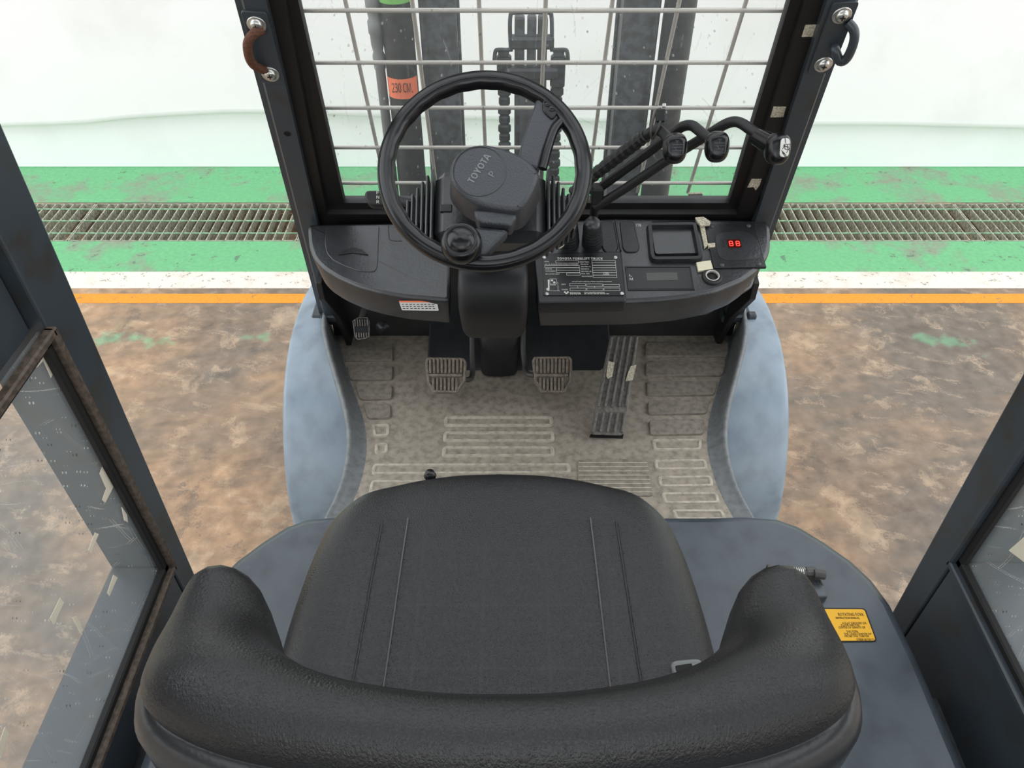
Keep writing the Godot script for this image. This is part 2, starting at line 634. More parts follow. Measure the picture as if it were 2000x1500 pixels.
# ------------------------------------------------------------------ the place
const GZ0 := -3.209
const GZ1 := -2.886
func setting() -> void:
	# floor with the drain channel cut into it
	var prof := [[6.0, 0.0], [GZ1 + 0.004, 0.0], [GZ1 + 0.004, -0.045], [GZ1 - 0.02, -0.045], [GZ1 - 0.02, -0.14], [GZ0 + 0.02, -0.14], [GZ0 + 0.02, -0.045], [GZ0 - 0.004, -0.045], [GZ0 - 0.004, 0.0], [-3.9, 0.0], [-3.9, -0.5], [6.0, -0.5]]
	var st := S()
	var a := PackedVector2Array()
	for p in prof:
		a.append(Vector2(p[0], p[1]))
	for k in a.size():
		var p := a[k]
		var q := a[(k + 1) % a.size()]
		quad(st, Vector3(-7, p.y, p.x), Vector3(7, p.y, p.x), Vector3(7, q.y, q.x), Vector3(-7, q.y, q.x))
	var t := Geometry2D.triangulate_polygon(a)
	for x in [-7.0, 7.0]:
		for k in range(0, t.size(), 3):
			tri(st, Vector3(x, a[t[k]].y, a[t[k]].x), Vector3(x, a[t[k + 1]].y, a[t[k + 1]].x), Vector3(x, a[t[k + 2]].y, a[t[k + 2]].x))
	structure(done(st, "floor", M.floor, self), "worn brown concrete workshop floor with stains and scuffs")
	var strips := [["trim_1", -3.58, GZ0 - 0.006, M.green, "worn green floor paint between the drain and the white wall"],
		["trim_2", GZ1 + 0.006, -2.647, M.green, "green floor paint between the drain and the white line"],
		["trim_3", -2.647, -2.531, M.line_white, "chipped white painted line along the green floor"],
		["trim_4", -2.493, -2.432, M.line_orange, "orange painted line beside the white line"]]
	for s in strips:
		st = S()
		cbox(st, Vector3(0, 0.0006, (s[1] + s[2]) * 0.5), Vector3(14, 0.0012, absf(s[2] - s[1])))
		structure(done(st, s[0], s[3], self), s[4])
	# wall: low kerb, and render above it that overhangs with an uneven lower edge
	st = S()
	cbox(st, Vector3(0, 0.16, -3.566 - 0.15), Vector3(14, 0.32, 0.3), 0.004)
	structure(done(st, "baseboard_front", M.wall, self), "white painted kerb at the foot of the wall")
	var edge := [[-300, 262], [0, 248], [90, 246], [170, 242], [250, 233], [340, 227], [440, 222], [560, 222], [700, 228], [900, 234], [1200, 240], [1450, 243], [1600, 246], [1750, 246], [1850, 249], [2000, 252], [2300, 258]]
	var low := PackedVector3Array([Vector3(-7, 0.21, -3.530)])
	for e in edge:
		low.append(at_z(e[0], e[1], -3.530))
	low.append(Vector3(7, 0.2, -3.530))
	st = S()
	var rows := []
	for p in low:
		rows.append(PackedVector3Array([Vector3(p.x, p.y + 0.006, -3.80), Vector3(p.x, p.y, -3.536), Vector3(p.x, p.y + 0.008, -3.528), Vector3(p.x, p.y + 0.03, -3.530), Vector3(p.x, 4.2, -3.530), Vector3(p.x, 4.2, -3.80)]))
	for i in rows.size() - 1:
		for k in 6:
			quad(st, rows[i][k], rows[i + 1][k], rows[i + 1][(k + 1) % 6], rows[i][(k + 1) % 6], 1 if k in [1, 2] else -1)
	structure(done(st, "wall_front", M.wall, self), "bright white painted wall with an uneven lower ledge")

func added_roof_strips() -> void:  # unseen roof strips, added and spaced to shape daylight and highlights
	var st := S()
	for q in [[0.7, 2.6], [4.8, 6.0]]:
		cbox(st, Vector3(0, 5.1, (q[0] + q[1]) * 0.5), Vector3(9.0, 0.2, q[1] - q[0]))
	for x in [-4.4, -1.5, 1.5, 4.4]:
		cbox(st, Vector3(x, 4.95, 3.1), Vector3(0.12, 0.16, 5.8))
	for x in [-4.4, 4.4]:
		for z in [0.9, 5.7]:
			cbox(st, Vector3(x, 2.5, z), Vector3(0.2, 5.0, 0.2), 0.01)
	structure(done(st, "added_roof", M.roof, self), "unseen grey roof strips added to shape the light, open gaps between them")

func gratings() -> void:
	var proto: Node3D = null
	var x0 := -2.93
	var len := 0.9967
	for i in 6:
		var g: Node3D
		if proto == null:
			g = part_group("drain_grating", self)
			var pitch := len / 24.0
			var bs := S()
			cbox(bs, Vector3(0, -0.021, (GZ0 + GZ1) * 0.5), Vector3(0.0045, 0.04, GZ1 - GZ0 - 0.012))
			bs.generate_normals()
			var bm := bs.commit()
			for k in 24:
				var o := MeshInstance3D.new()
				o.name = "bearing_bar" if k == 0 else "bearing_bar_%03d" % k
				o.mesh = bm
				o.material_override = M.grating
				o.position.x = (k + 0.5) * pitch if k not in [0, 23] else (0.004 if k == 0 else len - 0.004)
				g.add_child(o, true)
			var rz := [-3.159, -3.055, -2.951]
			for k in 3:
				var r := S()
				var path := PackedVector3Array()
				var rad := []
				for j in 49:
					path.append(Vector3(0.004 + (len - 0.008) * j / 48.0, -0.003, rz[k]))
					rad.append(0.0042 if j % 2 == 0 else 0.0033)
				tube(r, path, rad, 6)
				done(r, "cross_rod" if k == 0 else "cross_rod_%03d" % k, M.rod, g)
			for k in 2:
				var e := S()
				cbox(e, Vector3(len * 0.5, -0.021, [GZ0 + 0.003, GZ1 - 0.003][k]), Vector3(len - 0.006, 0.04, 0.005))
				done(e, "edge_bar" if k == 0 else "edge_bar_001", M.grating, g)
			proto = g
		else:
			g = proto.duplicate()
			g.name = "drain_grating_%03d" % i
			add_child(g)
		g.position = Vector3(x0 + i * len, 0, 0)
		tag(g, "steel drain grating panel lying flush in the green floor strip", "grating", "drain gratings along the wall")

# ------------------------------------------------------------------ truck body
const CX := 0.053
func side_x(s: float, d: float) -> float:
	return CX + s * d

# [z, lip distance, lip height, mat-edge distance] measured from the truck's middle
var SILL := [[-1.49, 0.497, 0.700, 0.495], [-1.43, 0.490, 0.697, 0.478], [-1.37, 0.478, 0.690, 0.458], [-1.27, 0.442, 0.662, 0.420], [-1.18, 0.408, 0.634, 0.387], [-1.10, 0.391, 0.617, 0.371], [-1.0, 0.392, 0.608, 0.373], [-0.9, 0.414, 0.605, 0.394], [-0.80, 0.44, 0.603, 0.415], [-0.70, 0.44, 0.603, 0.415]]

func sill_at(z: float, j: int) -> float:
	for i in SILL.size() - 1:
		if z <= SILL[i + 1][0]:
			return lerpf(SILL[i][j], SILL[i + 1][j], clampf((z - SILL[i][0]) / (SILL[i + 1][0] - SILL[i][0]), 0, 1))
	return SILL[SILL.size() - 1][j]

func truck_body() -> void:
	var st := S()
	cbox(st, Vector3(CX, 0.40, -0.45), Vector3(0.78, 0.34, 2.0), 0.02)
	done(st, "chassis", M.mast_dark, truck)
	# wheels
	for s in [-1.0, 1.0]:
		for z in [-1.47, 0.45]:
			st = S()
			var r := 0.285 if z < 0 else 0.26
			var w := 0.07
			lathe(st, [[0.10, -w], [r - 0.05, -w], [r - 0.015, -w + 0.012], [r, -w + 0.04], [r, w - 0.04], [r - 0.015, w - 0.012], [r - 0.05, w], [0.10, w]], Vector3(side_x(s, 0.475), r, z), Vector3(1, 0, 0), 40)
			var ty := done(st, "tyre", M.tyre, truck)
			st = S()
			lathe(st, [[0.02, -0.02], [0.13, -0.02], [0.15, 0.0], [0.15, 0.03], [0.12, 0.02], [0.05, 0.04], [0.01, 0.045]], Vector3(side_x(s, 0.515), r, z), Vector3(s, 0, 0), 24)
			done(st, "wheel_rim", M.truck_grey, ty)
	# front fenders: a rolled sheet over each wheel
	for s in [-1.0, 1.0]:
		var zs := [-1.90, -1.87, -1.83, -1.78, -1.70, -1.62, -1.54, -1.47, -1.42, -1.37, -1.33, -1.29, -1.25, -1.22, -1.19, -1.165, -1.14, -1.12, -1.105, -1.098, -1.096]
		var ys := [0.30, 0.40, 0.48, 0.545, 0.625, 0.668, 0.688, 0.694, 0.692, 0.686, 0.674, 0.657, 0.632, 0.606, 0.573, 0.538, 0.496, 0.452, 0.40, 0.36, 0.30]
		var top := []
		for i in zs.size():
			var ring := PackedVector3Array()
			var lip := sill_at(zs[i], 1)
			for q in [[0.563, -0.022], [0.5645, -0.012], [0.561, -0.004], [0.553, -0.0006], [0.54, 0.0], [lerpf(0.54, lip, 0.3), 0.002], [lerpf(0.54, lip, 0.6), 0.002], [lerpf(0.54, lip, 0.85), 0.001], [lip + 0.004, 0.0]]:
				var d: float = q[0]
				# the rolled rim turns the way the sheet faces
				var k := clampi(i, 1, zs.size() - 2)
				var tz: float = zs[k + 1] - zs[k - 1]
				var tyy: float = ys[k + 1] - ys[k - 1]
				var nn := Vector2(-tyy, tz).normalized()
				var sgn := 1.0 if nn.y > 0 or (absf(nn.y) < 0.02 and nn.x > 0) else -1.0
				ring.append(Vector3(side_x(s, d), ys[i] + nn.y * sgn * q[1], zs[i] + nn.x * sgn * q[1]))
			top.append(ring)
		st = S()
		loft(st, top, false)
		done(st, "front_fender", M.truck_grey, truck)
	# seat deck
	var right := [[0.30, -0.740], [0.36, -0.742], [0.41, -0.737], [0.44, -0.722], [0.47, -0.694], [0.50, -0.660], [0.52, -0.626], [0.532, -0.585], [0.538, -0.50], [0.54, -0.365], [0.54, 0.62]]
	var pts := PackedVector3Array()
	for i in range(right.size() - 1, -1, -1):
		pts.append(Vector3(0.094 - right[i][0], 0.85, right[i][1]))
	for q in right:
		pts.append(Vector3(q[0], 0.85, q[1]))
	st = S()
	slab(st, pts, Vector3.UP, 0.32, 0.016, 1)
	var hood := done(st, "seat_deck", M.hood, truck, "slate grey steel deck around the seat")
	# latch with a torsion spring
	var y := 0.862
	st = S()
	slab(st, rounded(PackedVector3Array([at_y(1502, 1128, y), at_y(1604, 1128, y), at_y(1618, 1166, y), at_y(1500, 1166, y)]), 0.004), Vector3.UP, 0.012, 0.002)
	var latch := done(st, "deck_latch", M.hood, truck)
	st = S()
	rod(st, at_y(1500, 1115, 0.872), at_y(1612, 1122, 0.872), 0.0045)
	cbox(st, at_y(1500, 1116, 0.866), Vector3(0.005, 0.02, 0.012), 0.001)
	cbox(st, at_y(1520, 1118, 0.868), Vector3(0.018, 0.018, 0.014), 0.003)
	cbox(st, at_y(1582, 1120, 0.868), Vector3(0.018, 0.018, 0.014), 0.003)
	rod(st, at_y(1590, 1121, 0.874), at_y(1611, 1123, 0.874), 0.0065)
	done(st, "hinge_pin", M.arm, latch)
	st = S()
	var a := at_y(1542, 1117, 0.872)
	var b := at_y(1570, 1119, 0.872)
	var coil := PackedVector3Array()
	for k in 113:
		var f := k / 112.0
		var ang := f * TAU * 7.0
		coil.append(a.lerp(b, f) + Vector3(0, cos(ang), sin(ang)) * 0.0075)
	tube(st, coil, 0.0011, 6)
	done(st, "latch_spring", M.chrome, latch)
	lettering("lettering", "TOYOTA", at_y(1568, 1136, y + 0.0005), Vector3(1, 0, 0.02), Vector3(0, 0, -1), 0.056, 0.010, M.arm, latch, true)
	# warning sticker on the deck
	y = 0.8512
	st = S()
	slab(st, rounded(PackedVector3Array([at_y(1600, 1187, y), at_y(1690, 1188, y), at_y(1714, 1253, y), at_y(1610, 1254, y)]), 0.005), Vector3.UP, 0.0006)
	var border := done(st, "warning_sticker", M.ink, hood)
	st = S()
	y = 0.8517
	slab(st, rounded(PackedVector3Array([at_y(1602, 1189.5, y), at_y(1688, 1190, y), at_y(1710.5, 1251, y), at_y(1612, 1251.5, y)]), 0.004), Vector3.UP, 0.0005)
	done(st, "warning_sticker", M.yellow, hood)
	var lines := [["ROTATING FORK", 1637, 1200, 1687], ["INSTRUCTION MANUAL", 1632, 1207, 1679], ["A FLAT GROUND OR", 1645, 1217, 1692], ["FLOOR AND PAY", 1643, 1221, 1679], ["CENTER OF GRAVITY OF", 1638, 1225.5, 1690], ["THE FORK", 1653, 1233.5, 1676], ["THE LOAD CENTER OF", 1648, 1238, 1702], ["FROM THE CENTER", 1650, 1242.5, 1697], ["57808-30150-71", 1673, 1249, 1707]]
	for l in lines:
		var p := at_y(l[1], l[2], 0.8518)
		var q := at_y(l[3], l[2], 0.8518)
		lettering("print", l[0], (p + q) * 0.5, Vector3(1, 0, 0), Vector3(0, 0, -1), q.x - p.x, 0.0030 if l[2] > 1201 else 0.0042, M.ink, hood)
	# body sides below the deck
	st = S()
	slab(st, rounded(PackedVector3Array([Vector3(-0.535, 0.745, -0.50), Vector3(0.64, 0.745, -0.50), Vector3(0.64, 0.745, 0.62), Vector3(-0.535, 0.745, 0.62)]), 0.03), Vector3.UP, 0.25, 0.004)
	done(st, "body_side", M.mast_dark, truck)
	# rear: counterweight and the overhead guard above the driver
	st = S()
	slab(st, rounded(PackedVector3Array([Vector3(CX - 0.54, 0.98, 0.62), Vector3(CX + 0.54, 0.98, 0.62), Vector3(CX + 0.50, 0.98, 1.10), Vector3(CX - 0.50, 0.98, 1.10)]), 0.15, 6), Vector3.UP, 0.78, 0.03, 1)
	done(st, "counterweight", M.mast_dark, truck)
	st = S()
	var gf := gp(0, 2.06).z
	for s in [-1.0, 1.0]:
		bar(st, Vector3(side_x(s, 0.40), 2.06, gf), Vector3(side_x(s, 0.42), 2.06, 0.55), 0.05, 0.05, Vector3.UP, 0.006)
		bar(st, Vector3(side_x(s, 0.42), 2.06, 0.55), Vector3(side_x(s, 0.48), 0.95, 0.72), 0.06, 0.06, Vector3(0, 0, 1), 0.006)
	for k in 8:
		var z := lerpf(gf, 0.55, k / 7.0)
		bar(st, Vector3(CX - 0.41, 2.07, z), Vector3(CX + 0.41, 2.07, z), 0.03, 0.05, Vector3.UP, 0.005)
	done(st, "overhead_guard", M.steel_paint, truck)

func footwell() -> void:
	# rubber floor mat
	var pts := PackedVector3Array()
	var sill := SILL
	for q in sill:
		pts.append(Vector3(side_x(-1, q[3]), 0.6, q[0]))
	for i in range(sill.size() - 1, -1, -1):
		pts.append(Vector3(side_x(1, sill[i][3]), 0.6, sill[i][0]))
	var st := S()
	slab(st, pts, Vector3.UP, 0.03)
	var fm := done(st, "floor_mat", M.mat_rubber, truck, "dusty grey rubber mat with moulded pads")
	# raised side edges of the footwell, rolled over onto the fenders
	for s in [-1.0, 1.0]:
		var rows := []
		for i in (sill.size() - 1) * 3 + 1:
			var k := mini(i / 3, sill.size() - 2)
			var f := (i - k * 3) / 3.0
			var q := []
			for j in 4:
				q.append(cubic_interpolate(sill[k][j], sill[k + 1][j], sill[maxi(k - 1, 0)][j], sill[mini(k + 2, sill.size() - 1)][j], f) if j > 0 else lerpf(sill[k][0], sill[k + 1][0], f))
			var ring := PackedVector3Array()
			var lip: float = q[1]
			var ly: float = q[2]
			var me: float = q[3]
			for e in [[me - 0.012, 0.600], [me - 0.002, 0.603], [lerpf(me, lip, 0.5), lerpf(0.604, ly, 0.55)], [lip - 0.004, ly + 0.001], [lip, ly + 0.0035], [lip + 0.005, ly + 0.003], [lip + 0.008, ly - 0.003], [lip + 0.009, 0.50]]:
				ring.append(Vector3(side_x(s, e[0]), e[1], q[0]))
			rows.append(ring)
		st = S()
		loft(st, rows, false)
		done(st, "footwell_sill", M.sill, truck)
	# moulded pads: front ones stand proud, rear ones are worn rims round a tread
	var up := Vector3.UP
	var pads := []
	for p in [[[678, 676], [767, 675], [767, 703], [672, 703]], [[677, 713], [767, 713], [766, 740], [684, 741]], [[693, 750], [766, 750], [765, 778], [703, 779]], [[710, 789], [763, 788], [762, 815], [718, 816]],
		[[1262, 668], [1424, 668], [1421, 695], [1261, 695]], [[1262, 706], [1419, 705], [1411, 732], [1262, 733]], [[1264, 744], [1403, 743], [1395, 770], [1264, 771]], [[1266, 782], [1386, 781], [1380, 806], [1266, 808]], [[1268, 820], [1376, 818], [1374, 846], [1270, 848]]]:
		var poly := PackedVector3Array()
		for q in p:
			poly.append(at_y(q[0], q[1], 0.606))
		st = S()
		slab(st, rounded(poly, 0.009), up, 0.0075, 0.0015, 1, -0.001)
		done(st, "mat_pad" if pads.is_empty() else "mat_pad_%03d" % pads.size(), M.mat_pad, fm)
		pads.append(p)
	for p in [[[725, 827], [762, 826], [761, 851], [728, 853]], [[731, 864], [759, 863], [758, 885], [731, 887]],
		[[868, 811], [1080, 811], [1082, 832], [866, 832]], [[866, 841], [1083, 841], [1084, 862], [864, 862]], [[864, 870], [1083, 870], [1084, 891], [862, 892]],
		[[728, 904], [1114, 903], [1117, 924], [724, 927]], [[724, 936], [1124, 936], [1128, 960], [718, 962]],
		[[1272, 856], [1372, 855], [1371, 879], [1276, 880]], [[1276, 896], [1380, 895], [1384, 917], [1280, 918]], [[1283, 928], [1391, 927], [1396, 950], [1288, 951]], [[1290, 960], [1402, 959], [1408, 983], [1297, 984]], [[1310, 993], [1412, 993], [1422, 1016], [1320, 1016]]]:
		var poly := PackedVector3Array()
		for q in p:
			poly.append(at_y(q[0], q[1], 0.603))
		poly = rounded(poly, 0.010)
		st = S()
		ringslab(st, poly, up, 0.009, 0.004)
		done(st, "mat_pad_%03d" % pads.size(), M.mat_rim, fm)
		pads.append(p)
	# ribbed tread plate
	st = S()
	slab(st, rounded(PackedVector3Array([at_y(1128, 897, 0.603), at_y(1264, 896, 0.603), at_y(1276, 968, 0.603), at_y(1130, 968, 0.603)]), 0.008), up, 0.004, 0.001)
	var tr := done(st, "mat_tread", M.mat_pad, fm)
	for k in 8:
		var py := 904.0 + k * 8.2
		st = S()
		bar(st, at_y(1130, py, 0.6035), at_y(1264 + k * 1.4, py, 0.6035), 0.0028, 0.003, up, 0.0006)
		done(st, "rib" if k == 0 else "rib_%03d" % k, M.mat_rim, tr)
	# bulkhead below the dashboard
	st = S()
	slab(st, PackedVector3Array([Vector3(CX - 0.496, 0.56, -1.50), Vector3(CX + 0.496, 0.56, -1.50), Vector3(CX + 0.450, 0.99, -1.352), Vector3(CX - 0.455, 0.99, -1.352)]), Vector3(0, -0.325, 0.946).normalized(), 0.015)
	done(st, "bulkhead", M.dash, truck)
	for s in [-1.0, 1.0]:
		st = S()
		var x := side_x(s, 0.445)
		slab(st, PackedVector3Array([Vector3(x, 0.60, -1.49), Vector3(x, 0.90, -1.385), Vector3(x, 0.88, -1.31), Vector3(x, 0.84, -1.31), Vector3(x, 0.72, -1.40), Vector3(x, 0.60, -1.45)]), Vector3(-s, 0, 0), 0.012, 0.002)
		done(st, "kick_panel", M.black, truck)
	# raised toe boards and the dark hump in the middle
	st = S()
	slab(st, rounded(PackedVector3Array([Vector3(-0.20, 0.66, -1.49), Vector3(0.235, 0.66, -1.49), Vector3(0.235, 0.606, -1.37), Vector3(0.14, 0.606, -1.30), Vector3(-0.14, 0.606, -1.30), Vector3(-0.20, 0.606, -1.37)]), 0.02), Vector3(0, 0.91, 0.41).normalized(), 0.02, 0.004)
	done(st, "toe_board", M.dash, truck)
	st = S()
	var rows := []
	for q in [[0.80, -1.44, 0.050, 0.05], [0.74, -1.42, 0.050, 0.052], [0.70, -1.40, 0.049, 0.05], [0.675, -1.385, 0.045, 0.045], [0.605, -1.375, 0.043, 0.045]]:
		var ring := PackedVector3Array()
		for k in 20:
			var an := TAU * k / 20.0
			var cx := signf(cos(an)) * pow(absf(cos(an)), 0.5)
			var cz := signf(sin(an)) * pow(absf(sin(an)), 0.5)
			ring.append(Vector3(-0.03 + cx * q[2], q[0], q[1] + cz * q[3]))
		rows.append(ring)
	loft(st, rows, true, true, true)
	done(st, "column_foot", M.black, truck)

func pedals() -> void:
	# two service pedals with ribbed rubber pads
	var n := Vector3(0, 0.80, 0.60).normalized()
	for d in [[[[833, 697], [905, 698], [911, 706], [909, 745], [892, 768], [846, 767], [834, 748], [830, 706]], -1.0, [[906, 741], [916, 741], [922, 735], [923, 720], [922, 690], [922, 640]]],
		[[[1043, 696], [1113, 695], [1118, 702], [1117, 745], [1103, 768], [1058, 767], [1044, 745], [1039, 704]], 1.0, [[1044, 733], [1032, 731], [1026, 724], [1025, 712], [1022, 685], [1022, 640]]]]:
		var c := at_t((d[0][0][0] + d[0][1][0]) * 0.5, 730, 1.69)
		var poly := rounded(pix(d[0], c, n), 0.006)
		var st := S()
		slab(st, poly, n, 0.012, 0.0025)
		var pd := done(st, "brake_pedal", M.pedal, truck)
		st = S()
		ringslab(st, pix(d[0], c + n * 0.004, n), n, 0.0075, 0.006)
		var x0: float = d[0][7][0]
		var x1: float = d[0][2][0]
		bar(st, at_plane(x0 + 6, 733, c + n * 0.003, n), at_plane(x1 - 8, 733, c + n * 0.003, n), 0.006, 0.004, n, 0.001)
		done(st, "pad_rim", M.pedal, pd)
		for k in 9:
			var f := (k + 0.9) / 9.8
			var px := lerpf(x0 + 3, x1 - 3, f)
			st = S()
			bar(st, at_plane(px, 700, c + n * 0.003, n), at_plane(lerpf(px, (x0 + x1) * 0.5, 0.03), 729, c + n * 0.003, n), 0.0052, 0.005, n, 0.001)
			done(st, "rib", M.pedal, pd)
			if k in [0, 8]:
				continue
			px = lerpf(x0 + 12, x1 - 14, (k - 0.4) / 7.3)
			st = S()
			bar(st, at_plane(px, 738, c + n * 0.003, n), at_plane(px, 763, c + n * 0.003, n), 0.0052, 0.005, n, 0.001)
			done(st, "rib", M.pedal, pd)
		var pa := PackedVector3Array()
		var tt := 1.70
		for q in d[2]:
			pa.append(at_t(q[0], q[1], tt))
			tt += 0.012
		var st2 := S()
		tube(st2, spline(Array(pa), 4), 0.0062, 10)
		done(st2, "pedal_arm", M.arm, pd)
	# accelerator: a long hinged plate with ribs
	var p0 := at_y(1185, 850, 0.617)
	var p1 := at_t(1220, 655, 1.653)
	var an := (p1 - p0).cross(Vector3.LEFT).normalized()
	if an.y < 0:
		an = -an
	var st := S()
	slab(st, rounded(pix([[1193, 655], [1248, 655], [1219, 846], [1213, 851], [1158, 849], [1153, 843]], p0, an), 0.004), an, 0.012, 0.002)
	var acc := done(st, "accelerator_pedal", M.accel, truck)
	for k in 5:
		var f := 0.06 + k * 0.22
		for seg in [[657.0, 795.0], [805.0, 844.0]]:
			var l0 := lerpf(1193, 1154, (seg[0] - 655) / 193.0)
			var r0 := lerpf(1248, 1218, (seg[0] - 655) / 193.0)
			var l1 := lerpf(1193, 1154, (seg[1] - 655) / 193.0)
			var r1 := lerpf(1248, 1218, (seg[1] - 655) / 193.0)
			st = S()
			bar(st, at_plane(lerpf(l0, r0, f), seg[0], p0 + an * 0.003, an), at_plane(lerpf(l1, r1, f), seg[1], p0 + an * 0.003, an), 0.005, 0.006, an, 0.0015)
			done(st, "rib", M.accel, acc)
	for q in [[[1188, 705], [1200, 708], [1196, 735], [1188, 740], [1184, 735]], [[1232, 715], [1243, 712], [1236, 742], [1222, 745], [1226, 730]]]:
		st = S()
		slab(st, pix(q, p0 + an * 0.0065, an), an, 0.005)
		done(st, "worn_patch", M.tape, acc)
	st = S()
	slab(st, pix([[1156, 846], [1218, 848], [1217, 853], [1152, 851]], Vector3(0, 0.606, 0), Vector3.UP), Vector3.UP, 0.006)
	done(st, "pedal_hinge", M.black, acc)
	# small parking-brake pedal, upper left
	n = Vector3(0.1, 0.75, 0.66).normalized()
	var c := at_t(704, 642, 1.70)
	var out := [[688, 626], [700, 619], [718, 619], [722, 628], [722, 655], [716, 661], [698, 664], [692, 656]]
	st = S()
	slab(st, rounded(pix(out, c, n), 0.004), n, 0.012, 0.002)
	var pp := done(st, "parking_pedal", M.black, truck)
	st = S()
	ringslab(st, pix(out, c + n * 0.003, n), n, 0.003, 0.004)
	done(st, "pad_rim", M.accel, pp)
	for k in 6:
		var px := 693.0 + k * 4.8
		st = S()
		bar(st, at_plane(px, 624, c + n * 0.003, n), at_plane(px + 1, 637, c + n * 0.003, n), 0.0028, 0.004, n)
		done(st, "rib", M.accel, pp)
		st = S()
		bar(st, at_plane(px + 3, 650, c + n * 0.003, n), at_plane(px + 3.5, 659, c + n * 0.003, n), 0.0028, 0.004, n)
		done(st, "rib", M.accel, pp)
	st = S()
	rod(st, at_t(706, 622, 1.705), at_t(716, 590, 1.72), 0.007)
	done(st, "pedal_arm", M.arm, pp)
	st = S()
	lathe(st, [[0.0, 0.006], [0.008, 0.006], [0.010, 0.0], [0.016, 0.0], [0.016, -0.004]], at_t(747, 640, 1.80), Vector3(0, 0.3, 1), 16)
	done(st, "bolt", M.dash_dark, truck)

func front_guard() -> void:
	# A pillars
	var sides := [[-0.456, -0.387, 1.0], [0.548, 0.483, -1.0]]
	for d in sides:
		var s: float = d[2]
		var rows := []
		for y in [0.66, 1.02, 1.47, 2.05]:
			var xo := lerpf(d[0], d[1], (y - 0.67) / 0.8)
			var ring := PackedVector3Array()
			for e in [[0.0, 0.010], [0.0, 0.075], [0.047, 0.075], [0.047, 0.0], [0.015, 0.0], [0.0125, 0.0025], [0.011, 0.007], [0.0085, 0.0095]]:
				ring.append(gp(xo + s * e[0], y, e[1]))
			rows.append(ring)
		var st := S()
		loft(st, rows, true, true, true, -1)
		var pl := done(st, "guard_pillar", M.steel_paint, truck)
		# foot weld
		st = S()
		cbox(st, gp(d[0] + s * 0.02, 0.675, 0.04), Vector3(0.07, 0.02, 0.10), 0.004)
		done(st, "foot_plate", M.steel_paint, pl)
	# door strikers bolted to the pillars
	for d in [[[502, 44], [529, 141], [[512, 58], [496, 66], [484, 84], [486, 110], [497, 128], [515, 136]], M.rusty, -1], [[1643, 26], [1607, 122], [[1655, 44], [1668, 60], [1667, 84], [1655, 112], [1641, 120], [1632, 100], [1630, 92]], M.steel_paint, 1]]:
		var a := gpix(d[0][0], d[0][1])
		var b := gpix(d[1][0], d[1][1])
		var dir := (b - a).normalized()
		var across := GN.cross(dir).normalized()
		var st := S()
		var poly := PackedVector3Array([a - dir * 0.02 - across * 0.018, a - dir * 0.02 + across * 0.018, b + dir * 0.018 + across * 0.018, b + dir * 0.018 - across * 0.018])
		for i in 4:
			poly[i] += GN * 0.004
		slab(st, rounded(poly, 0.006), GN, 0.005, 0.001)
		var br := done(st, "striker_bracket", M.steel_paint, truck)
		var path := []
		var k := 0
		for q in d[2]:
			path.append(gpix(q[0], q[1], -0.006 - 0.016 * sin(PI * k / (d[2].size() - 1.0))))
			k += 1
		st = S()
		tube(st, spline(path, 5), 0.0068, 10)
		done(st, "striker_loop", d[3], br)
		for p in [a, b]:
			st = S()
			lathe(st, [[0.0135, 0.004], [0.0135, 0.0055], [0.012, 0.006], [0.0085, 0.006], [0.0082, 0.0085], [0.006, 0.0105], [0.0, 0.011]], p, GN, 20)
			var bo := done(st, "bolt", M.chrome, br)
			st = S()
			cbox(st, p + GN * 0.0108, Vector3(0.0075, 0.0018, 0.0012), 0, frame_of(GN))
			cbox(st, p + GN * 0.0108, Vector3(0.0018, 0.0075, 0.0012), 0, frame_of(GN))
			done(st, "cross_slot", M.ink, bo)
	var st0 := S()
	lathe(st0, [[0.0, -0.001], [0.004, -0.0005], [0.0055, 0.001], [0.0065, 0.0]], gpix(561, 261), GN, 14)
	done(st0, "screw_hole", M.black, truck)
	# black window frame between the pillars
	var lp := [[-0.420, -0.325], [-0.343, -0.303], [-0.30, -0.285]]
	var ys := [1.02, 1.47, 1.97]
	var rp := [[0.468, 0.420], [0.441, 0.394], [0.40, 0.37]]
	var stf := S()
	for side in [lp, rp]:
		var rows := []
		for i in 3:
			var xo: float = side[i][0]
			var xi: float = side[i][1]
			var m := lerpf(xo, xi, 0.62)
			var ring := PackedVector3Array()
			for e in [[xo, 0.012], [m, 0.014], [lerpf(xo, xi, 0.66), 0.024], [xi, 0.026], [xi, 0.044], [xo, 0.044]]:
				ring.append(gp(e[0], ys[i], e[1]))
			rows.append(ring)
		loft(stf, rows, true, true, true, -1)
	for q in [[0.955, 1.045], [1.95, 1.99]]:
		var rows := []
		for x in [-0.42, 0.47]:
			var ring := PackedVector3Array()
			for e in [[q[0], 0.012], [q[1] - 0.018, 0.014], [q[1] - 0.015, 0.024], [q[1], 0.026], [q[1], 0.044], [q[0], 0.044]]:
				ring.append(gp(x, e[0], e[1]))
			rows.append(ring)
		loft(stf, rows, true, true, true, -1)
	var wf := done(stf, "window_frame", M.frame_black, truck)
	for q in [[[1573, 50], [1601, 48], [1598, 60], [1592, 72], [1566, 73]], [[1511, 210], [1536, 209], [1530, 229], [1505, 230]], [[1468, 351], [1488, 350], [1484, 362], [1476, 373], [1472, 366], [1460, 367]]]:
		var st := S()
		slab(st, pix(q, gp(0, 1.2, 0.0115), GN), GN, 0.003, 0.0008)
		done(st, "tape_patch", M.tape, wf)
	# windscreen
	var stg := S()
	var gl := PackedVector3Array([gp(-0.33, 1.03, 0.034), gp(0.43, 1.03, 0.034), gp(0.375, 1.975, 0.034), gp(-0.29, 1.975, 0.034)])
	slab(stg, gl, GN, 0.004)
